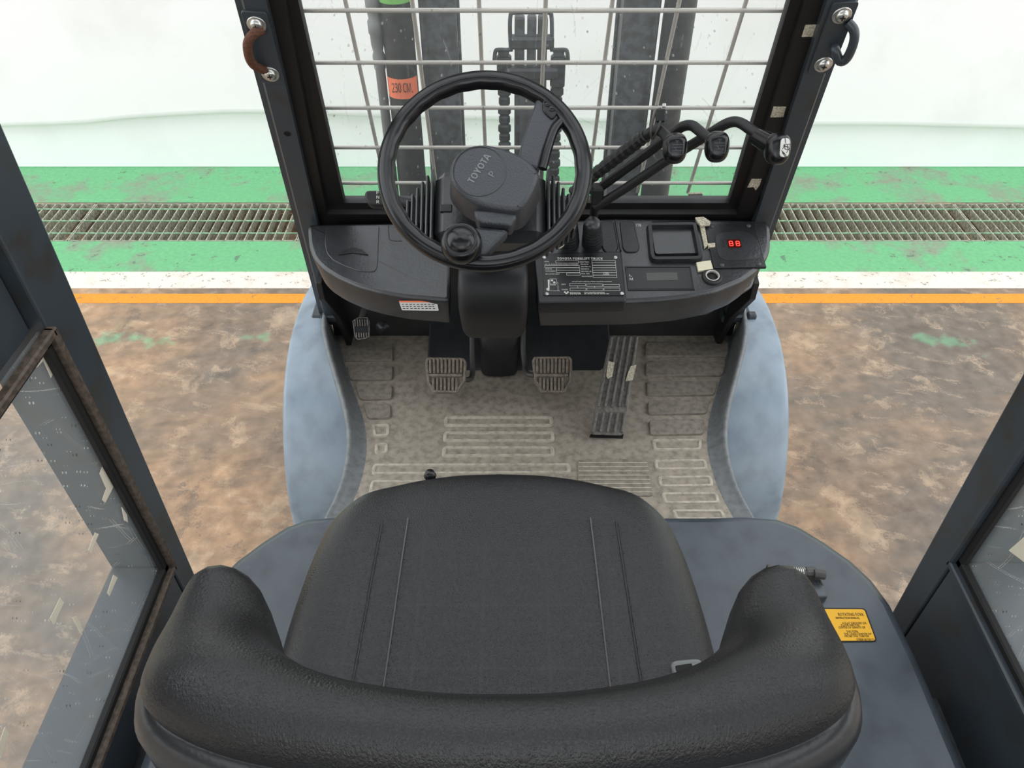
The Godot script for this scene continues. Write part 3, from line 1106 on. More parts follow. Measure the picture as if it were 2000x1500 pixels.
	done(stg, "windscreen", M.pane, truck, "clear scratched windscreen with specks of dirt")
	# welded wire guard outside the glass
	var wg := part_group("wire_guard", truck)
	var off := 0.075
	var wt := [674.0, 803.0, 937.0, 1068.0, 1197.0, 1327.0, 1458.0]
	var n := 0
	for k in 7:
		var x := gpix(wt[k], 0, off).x
		x = lerpf(gpix(674, 0, off).x, gpix(1458, 0, off).x, k / 6.0)
		var st := S()
		rod(st, gp(x, 1.02, off), gp(x, 2.0, off), 0.0034, 8)
		done(st, "wire" if n == 0 else "wire_%03d" % n, M.wire, wg)
		n += 1
	for py in [-65.0, 50.0, 148.0, 233.0, 308.0, 375.0]:
		var y := gpix(1000, py, off - 0.006).y
		var st := S()
		rod(st, gp(-0.40, y, off - 0.006), gp(0.47, y, off - 0.006), 0.0036, 8)
		done(st, "wire_%03d" % n, M.wire, wg)
		n += 1
	var stc := S()
	slab(stc, rounded(pix([[1344, 379], [1372, 378], [1374, 398], [1345, 399]], gp(0, 1.1, off - 0.008), GN), 0.003), GN, 0.004)
	var cl := done(stc, "wire_clip", M.tape, wg)
	stc = S()
	lathe(stc, [[0.0075, 0.0], [0.007, 0.004], [0.0, 0.0045]], gpix(1356, 389, off - 0.0075), GN, 14)
	done(stc, "rivet", M.rusty, cl)

func mast() -> void:
	var z := -1.74
	var y0 := 0.08
	var y1 := 2.25
	# left: channel, lift cylinder, hydraulic pipe; right: channel pair
	for d in [[-0.168, 1.0], [0.285, -1.0]]:
		var x: float = d[0]
		var s: float = d[1]
		var st := S()
		cbox(st, Vector3(x - s * 0.02, (y0 + y1) * 0.5, z - 0.06), Vector3(0.02, y1 - y0, 0.13), 0.003)
		cbox(st, Vector3(x + s * 0.012, (y0 + y1) * 0.5, z - 0.004), Vector3(0.075, y1 - y0, 0.018), 0.004)
		cbox(st, Vector3(x + s * 0.012, (y0 + y1) * 0.5, z - 0.116), Vector3(0.075, y1 - y0, 0.018), 0.004)
		done(st, "mast_channel", M.mast, truck)
		st = S()
		cbox(st, Vector3(x + s * 0.035, (y0 + y1) * 0.5 + 0.02, z - 0.06), Vector3(0.016, y1 - y0, 0.085), 0.003)
		cbox(st, Vector3(x + s * 0.006, (y0 + y1) * 0.5 + 0.02, z - 0.028), Vector3(0.05, y1 - y0, 0.014), 0.003)
		done(st, "mast_channel", M.mast_dark, truck)
	for d in [[-0.245, 1.0], [0.355, -1.0]]:
		var st := S()
		lathe(st, [[0.0, y0], [0.034, y0], [0.034, 1.92], [0.031, 1.95], [0.018, 1.955], [0.018, y1], [0.0, y1]], Vector3(d[0], 0, z + 0.005), Vector3.UP, 28)
		var cy := done(st, "lift_cylinder", M.mast_dark, truck)
		if d[0] < 0:
			for q in [[155.0, 194.0, M.orange_label, "height_label"], [-30.0, 9.0, M.green_label, "height_label"]]:
				var zt := z + 0.005 + 0.0345
				var ya := at_z(798, q[0], zt).y
				var yb := at_z(798, q[1], zt).y
				st = S()
				var rows := []
				for yy in [yb, ya]:
					var ring := PackedVector3Array()
					for k in 13:
						var a := lerpf(-1.15, 1.25, k / 12.0)
						ring.append(Vector3(d[0] + sin(a) * 0.0348, yy, z + 0.005 + cos(a) * 0.0348))
					rows.append(ring)
				loft(st, rows, false)
				var lb := done(st, q[3], q[2], cy)
				if q[2] == M.orange_label:
					lettering("lettering", "230 CM.", Vector3(d[0] + 0.002, lerpf(yb, ya, 0.58), z + 0.005 + 0.0352), Vector3(1, 0, 0), Vector3.UP, 0.046, 0.021, M.ink, lb)
	# pipe and fittings on the left
	var st := S()
	lathe(st, [[0.0, 0.12], [0.011, 0.12], [0.011, 1.16], [0.013, 1.165], [0.014, 1.19], [0.011, 1.20], [0.014, 1.215], [0.014, 1.235], [0.0165, 1.24], [0.0165, 1.262], [0.013, 1.268], [0.015, 1.285], [0.0165, 1.29], [0.0165, 1.32], [0.013, 1.325], [0.013, 2.2], [0.0, 2.2]], Vector3(-0.292, 0, z + 0.01), Vector3.UP, 16)
	done(st, "hydraulic_pipe", M.hose, truck)
	# cross members tie the uprights
	for y in [0.25, 0.62, 1.98]:
		st = S()
		cbox(st, Vector3(0.058, y, z - 0.10), Vector3(0.60, 0.09, 0.03), 0.004)
		done(st, "cross_member", M.mast_dark, truck)
	# middle: hose and chain carrier
	var zc := z - 0.02
	var cpix := func(px: float, py: float, dz := 0.0) -> Vector3:
		return at_z(px, py, zc + dz)
	var car := part_group("chain_carrier", truck)
	for q in [[1005, 1025], [1030, 1048], [1051, 1070]]:
		var a: Vector3 = cpix.call((q[0] + q[1]) * 0.5, 30.0)
		var w: float = (q[1] - q[0]) / FOCAL * 1.66
		st = S()
		cbox(st, Vector3(a.x, (a.y + 0.45) * 0.5, zc), Vector3(w, a.y - 0.45, 0.03), 0.004)
		done(st, "carrier_rail", M.mast, car)
	st = S()
	tube(st, spline([cpix.call(998, 100, 0.01), cpix.call(996, 60, 0.01), cpix.call(997, 32, 0.01), cpix.call(1003, 25, 0.01), cpix.call(1040, 24, 0.01), cpix.call(1072, 25, 0.01), cpix.call(1077, 32, 0.01), cpix.call(1078, 60, 0.01), cpix.call(1078, 100, 0.01)], 4), 0.0045, 8)
	done(st, "hoop", M.mast, car)
	st = S()
	for py in [78.0, 138.0]:
		var a: Vector3 = cpix.call(1038, py)
		cbox(st, Vector3(a.x, a.y, zc + 0.012), Vector3(0.098 if py < 100 else 0.12, 0.026, 0.03), 0.005)
	done(st, "clamp", M.mast_dark, car)
	for s in [-1.0, 1.0]:
		var cxp := 1037.5
		st = S()
		var pts := []
		for q in [[37, 80], [38, 92], [44, 97], [64, 97], [70, 101], [72, 120]]:
			pts.append(cpix.call(cxp + s * q[0], q[1], 0.012))
		tube(st, spline(pts, 4), 0.0045, 8)
		slab(st, PackedVector3Array([cpix.call(cxp + s * 42, 96, 0.012), cpix.call(cxp + s * 66, 96, 0.012), cpix.call(cxp + s * 64, 110, 0.012), cpix.call(cxp + s * 44, 112, 0.012)]), Vector3(0, 0, 1), 0.008, 0.001)
		done(st, "hook_plate", M.mast, car)
		# leaf chain
		var top: Vector3 = cpix.call(cxp + s * 53, 108)
		st = S()
		cbox(st, top + Vector3(0, -0.035, 0), Vector3(0.033, 0.07, 0.024), 0.004)
		var yy := top.y - 0.07
		var k := 0
		while yy > 0.5:
			cbox(st, Vector3(top.x, yy - 0.011, zc), Vector3(0.030 if k % 2 == 0 else 0.026, 0.024, 0.018), 0.006)
			yy -= 0.022
			k += 1
		done(st, "leaf_chain", M.mast_dark, car)
	st = S()
	var mid: Vector3 = cpix.call(1037, 150)
	lathe(st, [[0.0, 0.1], [0.036, 0.1], [0.036, mid.y - 0.01], [0.03, mid.y], [0.0, mid.y]], Vector3(mid.x, 0, zc - 0.01), Vector3.UP, 24)
	done(st, "centre_cylinder", M.mast_dark, car)
	# fork carriage low in front
	st = S()
	for y in [0.18, 0.52]:
		cbox(st, Vector3(0.058, y, z - 0.19), Vector3(0.92, 0.10, 0.035), 0.005)
	done(st, "fork_carriage", M.mast_dark, truck)
	for x in [-0.26, 0.37]:
		st = S()
		cbox(st, Vector3(x, 0.33, z - 0.225), Vector3(0.1, 0.55, 0.035), 0.005)
		cbox(st, Vector3(x, 0.075, z - 0.60), Vector3(0.1, 0.035, 0.78), 0.008)
		done(st, "fork", M.mast_dark, truck)

func dashboard() -> void:
	# left half
	var lo := [[600, 441], [606, 437], [880, 432], [880, 588], [840, 584], [790, 580], [745, 572], [700, 560], [660, 543], [630, 524], [612, 505], [603, 480]]
	var st := S()
	slab(st, rounded(pix(lo, dp0(), DN), 0.012, 3), DN, 0.075, 0.007, 1, 0.006)
	var dl := done(st, "dashboard", M.dash, truck, "dark grey moulded dashboard, left of the steering column")
	st = S()
	slab(st, rounded(pix([[637, 441], [741, 440], [737, 520], [733, 529], [724, 531], [700, 529], [672, 519], [650, 508], [638, 494], [634, 475]], dp0(0.0018), DN), 0.006, 2), DN, 0.004, 0.0012, 1)
	var lid := done(st, "storage_lid", M.dash, dl)
	st = S()
	slab(st, pix([[661, 497], [672, 488], [690, 483], [706, 486], [719, 497], [690, 493]], dp0(0.0045), DN), DN, 0.004, 0.001)
	done(st, "finger_grip", M.dash_dark, lid)
	st = S()
	tube(st, spline([dpix(759, 440, 0.0), dpix(760, 462, 0.0), dpix(764, 470, 0.0), dpix(785, 471, 0.0)], 4), 0.0008, 5)
	done(st, "moulding_line", M.dash_dark, dl)
	# sticker on the front lip, left
	var fn := Vector3(0, -0.20, 1.0).normalized()
	fn = Vector3(0, 0.25, 0.97).normalized()
	var c := dpix(820, 584) - DN * 0.02
	st = S()
	var p0 := c + Vector3(0, 0, 0.004)
	slab(st, rounded(pix([[779, 588], [853, 588], [857, 607], [785, 606]], p0, fn), 0.002), fn, 0.001)
	var sk := done(st, "warning_sticker", M.white, dl)
	st = S()
	slab(st, pix([[779.5, 587.8], [852.5, 587.8], [853.2, 590.6], [780.5, 590.6]], p0 + fn * 0.0009, fn), fn, 0.0008)
	done(st, "sticker_band", M.orange_label, sk)
	for k in 3:
		var py := 594.5 + k * 4.0
		var a := at_plane(784 + k, py, p0 + fn * 0.0003, fn)
		var b := at_plane(850 + k, py, p0 + fn * 0.0003, fn)
		st = S()
		for w in 9:
			bar(st, a.lerp(b, w / 9.0 + 0.01), a.lerp(b, (w + 0.62 + 0.1 * ((w + k) % 3)) / 9.0), 0.0012, 0.0004, fn)
		done(st, "print", M.ink, sk)
	# lower skirt left
	st = S()
	slab(st, rounded(pix([[640, 470], [880, 450], [880, 610], [760, 600], [680, 570]], dp0(-0.07), DN), 0.01, 2), DN, 0.05, 0.004, 1, 0.02)
	done(st, "dashboard_skirt", M.dash, truck)
	# right half
	var ro := [[1050, 480], [1085, 450], [1120, 428], [1200, 424], [1485, 428], [1500, 432], [1506, 446], [1506, 482], [1500, 502], [1480, 528], [1450, 549], [1400, 569], [1340, 581], [1280, 587], [1215, 590], [1055, 592], [1046, 588]]
	st = S()
	var well := rounded(pix([[1270, 437], [1357, 436], [1369, 498], [1279, 500]], dp0(), DN), 0.006, 3)
	slab(st, rounded(pix(ro, dp0(), DN), 0.012, 3), DN, 0.085, 0.008, 1, 0.012, well)
	var dr := done(st, "dashboard", M.dash, truck, "dark grey moulded dashboard carrying plate, tray and display")
	st = S()
	slab(st, rounded(pix([[1060, 480], [1490, 470], [1470, 560], [1400, 600], [1240, 612], [1060, 606]], dp0(-0.08), DN), 0.01, 2), DN, 0.05, 0.004, 1, 0.02)
	done(st, "dashboard_skirt", M.dash, truck)
	# raised carrier of the data plate
	st = S()
	slab(st, rounded(pix([[1044, 495], [1214, 490], [1224, 588], [1050, 592]], dp0(0.006), DN), 0.006, 3), DN, 0.03, 0.003, 1)
	done(st, "plate_carrier", M.dash_dark, dr)
	data_plate(dr)
	# display window
	st = S()
	ringslab(st, pix([[1220, 519], [1350, 519], [1358, 566], [1226, 567]], dp0(0.002), DN), DN, 0.004, 0.003)
	done(st, "display_bezel", M.dash_dark, dr)
	st = S()
	slab(st, pix([[1224, 522], [1348, 522], [1354, 563], [1229, 564]], dp0(0.0008), DN), DN, 0.002)
	var dw := done(st, "display_window", M.plate, dr)
	st = S()
	slab(st, pix([[1262, 533], [1322, 532], [1324, 547], [1264, 548]], dp0(0.0012), DN), DN, 0.001)
	done(st, "liquid_crystal", M.lcd, dw)
	lettering("symbol", "M", dpix(1233, 545, 0.0012), Vector3.RIGHT, DN.cross(Vector3.RIGHT), 0.006, 0.006, M.print_white, dw)
	lettering("symbol", "L", dpix(1232, 538, 0.0012), Vector3.RIGHT, DN.cross(Vector3.RIGHT), 0.005, 0.005, M.print_white, dw)
	# storage tray: rim with a sunk bin
	var rim := rounded(pix([[1262, 432], [1362, 431], [1376, 500], [1368, 508], [1275, 509], [1268, 500]], dp0(0.010), DN), 0.012, 4)
	st = S()
	ringslab(st, rim, DN, 0.013, 0.012)
	var tray := done(st, "storage_tray", M.dash_dark, dr)
	st = S()
	var sunk := PackedVector3Array()
	var mid := Vector3.ZERO
	for p in well:
		mid += p / well.size()
	for p in well:
		sunk.append(p.lerp(mid, 0.06) - DN * 0.048)
	var lift := PackedVector3Array()
	for p in well:
		lift.append(p + DN * 0.006)
	loft(st, [lift, well, sunk], true, false, false, -1)
	slab(st, sunk, DN, 0.002)
	done(st, "tray_floor", M.dash, tray)
	# meter plate with a two-digit read-out
	st = S()
	slab(st, pix([[1376, 438], [1475, 437], [1497, 521], [1395, 523]], dp0(0.004), DN), DN, 0.006, 0.001)
	var mp := done(st, "meter_plate", M.dash_dark, dr)
	st = S()
	slab(st, rounded(pix([[1395, 455], [1460, 450], [1482, 470], [1487, 500], [1475, 506], [1405, 508]], dp0(0.0048), DN), 0.02), DN, 0.002, 0.0004)
	done(st, "meter_face", M.dash, mp)
	st = S()
	slab(st, pix([[1420, 468], [1445, 467], [1449, 483], [1423, 484]], dp0(0.0056), DN), DN, 0.002)
	var led := done(st, "digital_display", M.led_window, mp)
	var rx := Vector3.RIGHT
	var ry := DN.cross(Vector3.RIGHT)
	for k in 2:
		var o := dpix(1428 + k * 13, 475.5, 0.0062)
		st = S()
		for q in [[0.0, 0.0055, 0.0056, 0.0012], [0.0, 0.0, 0.0056, 0.0012], [0.0, -0.0055, 0.0056, 0.0012], [-0.0031, 0.00275, 0.0012, 0.0046], [0.0031, 0.00275, 0.0012, 0.0046], [-0.0031, -0.00275, 0.0012, 0.0046], [0.0031, -0.00275, 0.0012, 0.0046]]:
			cbox(st, o + rx * q[0] + ry * q[1], Vector3(q[2], q[3], 0.0008), 0, Basis(rx, ry, DN))
		done(st, "digit", M.led, led)
	for q in [[1412, 470], [1413, 475], [1414, 481], [1453, 470], [1430, 487], [1443, 486]]:
		st = S()
		lathe(st, [[0.0018, 0.0], [0.0014, 0.0008], [0.0, 0.001]], dpix(q[0], q[1], 0.005), DN, 10)
		done(st, "pilot_lamp", M.ink, mp)
	for q in [[1390, 442], [1462, 441], [1410, 518], [1482, 516]]:
		st = S()
		lathe(st, [[0.0045, 0.0], [0.004, 0.002], [0.0, 0.0026]], dpix(q[0], q[1], 0.004), DN, 12)
		done(st, "screw", M.arm, mp)
	for q in [[[1358, 424], [1374, 423], [1388, 432], [1387, 438], [1368, 440], [1362, 432]], [[1366, 436], [1376, 438], [1383, 478], [1376, 484]], [[1382, 475], [1397, 474], [1397, 482], [1384, 483]], [[1360, 512], [1388, 508], [1393, 525], [1364, 529]]]:
		st = S()
		slab(st, pix(q, dp0(0.0125 if q[0][1] < 430 else 0.0055), DN), DN, 0.0045, 0.0006)
		done(st, "tape_patch", M.cream if q[0][1] > 500 else M.tape, dr)
	# accessory socket
	c = dpix(1390.5, 541.5, 0.0)
	st = S()
	lathe(st, [[0.0104, 0.001], [0.0104, 0.0055], [0.0116, 0.0065], [0.0130, 0.0058]], c, DN, 28, 1, false)
	done(st, "socket_barrel", M.wire, dr)
	st = S()
	lathe(st, [[0.0128, 0.0], [0.0130, 0.0056], [0.0175, 0.005], [0.0192, 0.001], [0.0192, -0.004]], c, DN, 32, 1, false)
	var so := done(st, "accessory_socket", M.black, dr)
	st = S()
	lathe(st, [[0.0, 0.0008], [0.0103, 0.0008], [0.0103, 0.0]], c, DN, 20)
	done(st, "socket_bore", M.ink, so)
	# blank switch covers left of the tray
	for q in [[[1210, 432], [1238, 432], [1250, 484], [1243, 492], [1222, 492], [1216, 484]], [[1172, 432], [1198, 432], [1208, 484], [1200, 494], [1184, 494], [1176, 484]]]:
		st = S()
		slab(st, rounded(pix(q, dp0(0.003), DN), 0.006, 3), DN, 0.005, 0.0018, 1)
		done(st, "switch_cover", M.dash_dark, dr)
	st = S()
	bar(st, dpix(1202, 430, 0.003), dpix(1213, 490, 0.003), 0.003, 0.006, DN, 0.001)
	done(st, "divider", M.dash, dr)
	lettering("print", "178", dpix(1247, 440, 0.0008), Vector3.RIGHT, DN.cross(Vector3.RIGHT), 0.010, 0.007, M.print_white, dr)
	# hinge bracket on the right end
	st = S()
	cbox(st, at_z(1465, 628, -1.44), Vector3(0.02, 0.05, 0.02), 0.003)
	done(st, "door_hinge", M.steel_paint, truck)

func data_plate(dr: Node) -> void:
	var q := [[1060, 499.5], [1212, 499.5], [1219, 577], [1062, 577]]
	var st := S()
	slab(st, rounded(pix(q, dp0(0.0075), DN), 0.002), DN, 0.0015, 0.0004)
	var pl := done(st, "data_plate", M.plate, dr)
	var o := dpix(1062, 577, 0.0077)
	var rx := Vector3.RIGHT
	var ry := DN.cross(Vector3.RIGHT)
	var w := dpix(1219, 577, 0.0077).x - o.x
	var h := (dpix(1062, 499.5, 0.0077) - o).dot(ry)
	# plate measured from the photograph in crop units: x 200..1800, y 160..900
	var at := func(x: float, y: float) -> Vector3:
		return o + rx * ((x - 215.0) / 1575.0 * w) + ry * ((895.0 - y) / 735.0 * h)
	var u := w / 1575.0
	var uv := h / 735.0
	lettering("print", "TOYOTA FORKLIFT TRUCK", at.call(970, 215), rx, ry, 920 * u, 40 * uv, M.print_white, pl, true)
	for l in [["MODEL", 250, 270, 340], ["SPEC. NO. OR SPECIAL MODEL, MODEL OF ATTACHMENT", 250, 325, 930], ["FRAME NO.", 262, 410, 400], ["TRUCK WEIGHT", 262, 452, 465], ["MAX. LIFTING HEIGHT", 262, 505, 545], ["FRONT TREAD", 960, 280, 1145], ["TIRE SIZE FR.", 970, 323, 1135], ["TIRE PRESS. FR.", 975, 367, 1175], ["TIRE SIZE RR.", 975, 411, 1140], ["TIRE PRESS. RR.", 975, 457, 1185], ["PROD. YEAR", 975, 500, 1140], ["TRUCK POWER", 980, 548, 1190], ["TYPE", 1445, 495, 1510], ["CAPACITY WITH VERTICAL UPRIGHT EQUIPPED AS SHOWN", 780, 648, 1570], ["CAPACITY", 570, 695, 660], ["LOAD CENTER", 570, 790, 690], ["TOYOTA INDUSTRIES CORPORATION", 1010, 843, 1410]]:
		lettering("print", l[0], at.call((l[1] + l[3]) * 0.5, l[2]), rx, ry, (l[3] - l[1]) * u, 20 * uv, M.print_white, pl)
	lettering("print", "TOYOTA", at.call(835, 858), rx, ry, 215 * u, 34 * uv, M.print_white, pl, true)
	var lines := S()
	var box := func(x0: float, y0: float, x1: float, y1: float) -> void:
		for e in [[x0, y0, x1, y0], [x0, y1, x1, y1], [x0, y0, x0, y1], [x1, y0, x1, y1]]:
			bar(lines, at.call(e[0], e[1]), at.call(e[2], e[3]), 0.00055, 0.0003, DN)
	box.call(475, 255, 935, 300)
	box.call(255, 345, 945, 385)
	box.call(485, 390, 950, 433)
	box.call(485, 435, 950, 478)
	box.call(685, 485, 955, 525)
	for k in 7:
		box.call(1208, 250 + k * 46, 1680, 294 + k * 46)
	box.call(1425, 475, 1525, 515)
	for k in 3:
		var x := 730.0 + k * 335
		box.call(x, 680 + k * 8, x + 315, 722 + k * 8)
		box.call(x + 5, 762, x + 320, 808)
		if k < 2:
			bar(lines, at.call(x + 160, 725 + k * 8), at.call(x + 160, 762), 0.00055, 0.0003, DN)
	box.call(345, 595, 475, 690)
	bar(lines, at.call(300, 812), at.call(535, 812), 0.0006, 0.0003, DN)
	bar(lines, at.call(500, 650), at.call(500, 812), 0.0006, 0.0003, DN)
	bar(lines, at.call(345, 705), at.call(460, 705), 0.0012, 0.0003, DN)
	bar(lines, at.call(318, 610), at.call(318, 790), 0.0028, 0.0003, DN)
	for dash in 8:
		bar(lines, at.call(1010 + dash * 62, 866), at.call(1010 + dash * 62 + 44 + 8 * (dash % 2), 866), 0.0009, 0.0003, DN)
	done(lines, "printed_lines", M.print_white, pl)
	for c in [[298, 785, 0.0032], [385, 625, 0.0022], [430, 660, 0.0022], [632, 838, 0.0018], [690, 838, 0.0018], [660, 858, 0.0018]]:
		st = S()
		lathe(st, [[c[2], 0.0], [c[2], 0.0003], [0.0, 0.0004]], at.call(c[0], c[1]), DN, 12)
		done(st, "print", M.print_white, pl)
	for c in [[245, 190], [1690, 190], [275, 865], [1750, 858]]:
		st = S()
		lathe(st, [[0.0036, 0.0], [0.003, 0.0012], [0.0012, 0.0016], [0.0010, 0.0010], [0.0, 0.0010]], at.call(c[0], c[1]), DN, 14)
		done(st, "rivet", M.chrome, pl)

# ------------------------------------------------------------------ steering
var WC := Vector3.ZERO
var WN := Vector3(0, sin(deg_to_rad(54.0)), cos(deg_to_rad(54.0)))
func wpix(px: float, py: float, lift := 0.0) -> Vector3:
	return at_plane(px, py, WC + WN * lift, WN)

func steering() -> void:
	WC = at_t(947, 331, 1.075)
	var rx := Vector3.RIGHT
	var ry := WN.cross(rx)
	var R := 0.138
	# rim
	var rows := []
	for k in 96:
		var a := TAU * k / 96.0
		var d := rx * cos(a) + ry * sin(a)
		var ring := PackedVector3Array()
		for j in 16:
			var b := TAU * j / 16.0
			var rr := 0.0122 + (0.0005 * sin(a * 26.0) if cos(b) < -0.5 else 0.0)
			# a flat-topped oval with a parting groove on the outside
			ring.append(WC + d * (R + cos(b) * rr * 1.0) + WN * (sin(b) * rr * 1.12))
		rows.append(ring)
	var st := S()
	loft(st, rows, true, false, false, 1, true)
	var sw := done(st, "steering_wheel", M.wheel, truck, "glossy black steering wheel rim with spinner knob")
	st = S()
	var gr := PackedVector3Array()
	for k in 97:
		var a := TAU * k / 96.0
		gr.append(WC + (rx * cos(a) + ry * sin(a)) * (R + 0.0085) + WN * 0.0095)
	tube(st, gr, 0.0012, 6, false)
	done(st, "rim_groove", M.gasket, sw)
	# broad spoke, upper right, and its horn badge
	st = S()
	var sn := WN
	slab(st, rounded(pix([[1052, 180], [1072, 196], [1092, 216], [1098, 226], [1080, 246], [1062, 296], [1052, 330], [1010, 320], [1016, 286], [1034, 232]], WC + WN * 0.006, sn), 0.006, 3), sn, 0.016, 0.004, 1)
	done(st, "spoke", M.wheel_grain, sw)
	st = S()
	slab(st, rounded(pix([[1062, 182], [1090, 208], [1093, 214], [1081, 232], [1075, 231], [1058, 214]], WC + WN * 0.009, sn), 0.008, 4), sn, 0.006, 0.0015, 1)
	var hb := done(st, "horn_badge", M.wheel, sw)
	for q in [[1069, 204, 0.004], [1078, 212, 0.005], [1066, 197, 0.003]]:
		st = S()
		lathe(st, [[q[2], 0.0], [q[2] * 0.8, 0.0018], [0.0, 0.0024]], wpix(q[0], q[1], 0.009), WN, 14)
		done(st, "horn_mark", M.knob, hb)
	st = S()
	tube(st, spline([wpix(1098, 236, 0.004), wpix(1084, 252, 0.006), wpix(1072, 285, 0.006), wpix(1060, 330, 0.004)], 5), 0.0062, 10)
	done(st, "spoke_edge", M.wheel, sw)
	# lower-left spoke and the spinner knob
	st = S()
	slab(st, rounded(pix([[930, 440], [992, 446], [990, 456], [952, 496], [930, 512], [892, 510]], WC + WN * 0.004, sn), 0.006, 3), sn, 0.018, 0.006, 1)
	done(st, "spoke", M.wheel_grain, sw)
	st = S()
	var kc := wpix(903, 486, 0.008)
	lathe(st, [[0.014, 0.0], [0.024, 0.004], [0.0275, 0.012], [0.0275, 0.022], [0.0255, 0.030], [0.0215, 0.034], [0.0195, 0.0338], [0.0188, 0.0325], [0.018, 0.0335], [0.014, 0.0375], [0.008, 0.040], [0.0, 0.041]], kc, WN, 40)
	done(st, "spinner_knob", M.knob, sw)
	# hub cover: round crown running into a square skirt
	st = S()
	var hub := [[877, 345], [880, 318], [893, 296], [912, 284], [938, 279], [966, 282], [990, 290], [1016, 300], [1036, 314], [1050, 330], [1055, 344], [1040, 378], [1024, 404], [1010, 414], [985, 411], [948, 405], [920, 394], [898, 378], [883, 362]]
	slab(st, rounded(pix(hub, WC + WN * 0.022, WN), 0.01, 2), WN, 0.055, 0.007, 1, -0.004)
	var hc := done(st, "hub_cover", M.wheel_grain, sw)
	st = S()
	var cc := wpix(936, 334, 0.0222)
	var circ := PackedVector3Array()
	for k in 61:
		var a := TAU * k / 60.0
		circ.append(cc + (rx * cos(a) + ry * sin(a)) * 0.0365)
	tube(st, circ, 0.0007, 5, false)
	done(st, "hub_ring", M.dash, hc)
	var dir := (wpix(956, 300, 0.0224) - wpix(918, 358, 0.0224)).normalized()
	lettering("lettering", "TOYOTA", wpix(936, 329, 0.0224), dir, WN.cross(dir), 0.048, 0.0095, M.hub_print, hc, true)
	lettering("lettering", "P", wpix(961, 340, 0.0224), dir, WN.cross(dir), 0.006, 0.009, M.hub_print, hc)
	# lower pad of the hub
	st = S()
	slab(st, rounded(pix([[925, 408], [1004, 411], [1010, 422], [998, 444], [988, 440], [936, 436], [928, 424]], WC + WN * 0.012, WN), 0.004, 2), WN, 0.03, 0.004, 1)
	done(st, "hub_pad", M.wheel_grain, sw)
	st = S()
	lathe(st, [[0.045, -0.02], [0.042, 0.005], [0.03, 0.02]], WC - WN * 0.03, WN, 28)
	tube(st, PackedVector3Array([WC - WN * 0.02, WC - WN * 0.36]), 0.038, 20)
	done(st, "steering_column", M.black, truck)
	# column housing with pleated boots on both sides
	var hz := WC - WN * 0.085
	var b := Basis(rx, ry, WN)
	var hx := 0.005
	st = S()
	cbox(st, hz + rx * hx - WN * 0.03 - ry * 0.012, Vector3(0.168, 0.115, 0.06), 0.014, b)
	var ch := done(st, "column_housing", M.dash, truck)
	for s in [-1.0, 1.0]:
		for k in 6:
			var f := k / 5.0
			st = S()
			var hh := lerpf(0.12, 0.05, f)
			cbox(st, hz + rx * (hx + s * (0.088 + k * 0.0078)) - WN * (0.035 + 0.006 * f) - ry * (0.012 + 0.008 * f), Vector3(0.0048, hh, lerpf(0.062, 0.04, f)), 0.0022, b)
			done(st, "boot_pleat", M.dash, ch)
		st = S()
		cbox(st, hz + rx * (hx + s * 0.105) - WN * 0.04 - ry * 0.014, Vector3(0.04, 0.045, 0.034), 0.004, b)
		done(st, "boot_core", M.black, ch)
	st = S()
	cbox(st, hz + rx * (hx - 0.066) - WN * 0.0005 - ry * 0.02, Vector3(0.018, 0.012, 0.006), 0.001, b)
	done(st, "housing_tab", M.dash_dark, ch)
	# lower column cover in front of the dashboard
	rows = []
	for q in [[1.035, -1.135, 0.058, 0.05], [1.03, -1.118, 0.061, 0.07], [1.0, -1.10, 0.063, 0.09], [0.965, -1.095, 0.063, 0.10], [0.935, -1.105, 0.062, 0.10], [0.90, -1.118, 0.06, 0.10], [0.882, -1.13, 0.056, 0.09]]:
		var ring := PackedVector3Array()
		for k in 28:
			var a := TAU * k / 28.0
			var cx := signf(cos(a)) * pow(absf(cos(a)), 0.35)
			var cz := signf(sin(a)) * pow(absf(sin(a)), 0.35)
			ring.append(Vector3(-0.034 + cx * q[2], q[0], q[1] - q[3] * 0.5 + cz * q[3] * 0.5))
		rows.append(ring)
	st = S()
	loft(st, rows, true, true, true)
	var cc2 := done(st, "column_cover", M.black, truck)
	st = S()
	lathe(st, [[0.006, 0.0], [0.005, 0.003], [0.0, 0.004]], at_t(980, 651, 1.60), Vector3(0, 0.3, 1), 12)
	done(st, "screw", M.arm, cc2)
	# direction stalk on the left of the column
	st = S()
	var tip := at_t(735, 387, 1.20)
	var sn2 := Vector3(0, 0.70, 0.72).normalized()
	slab(st, rounded(pix([[716, 371], [760, 371], [762, 403], [722, 402], [712, 390], [711, 378]], tip, sn2), 0.006, 3), sn2, 0.018, 0.004, 1)
	var stalk := done(st, "direction_stalk", M.black, truck)
	for l in [["N", 738, 385], ["R", 738, 394], ["F", 738, 376]]:
		lettering("lettering", l[0], at_plane(l[1], l[2], tip + sn2 * 0.0003, sn2), Vector3.RIGHT, sn2.cross(Vector3.RIGHT), 0.0042, 0.0048, M.print_white, stalk)
	st = S()
	rod(st, at_plane(758, 388, tip - sn2 * 0.009, sn2), hz - rx * 0.10 - WN * 0.035, 0.007)
	done(st, "stalk_arm", M.black, stalk)

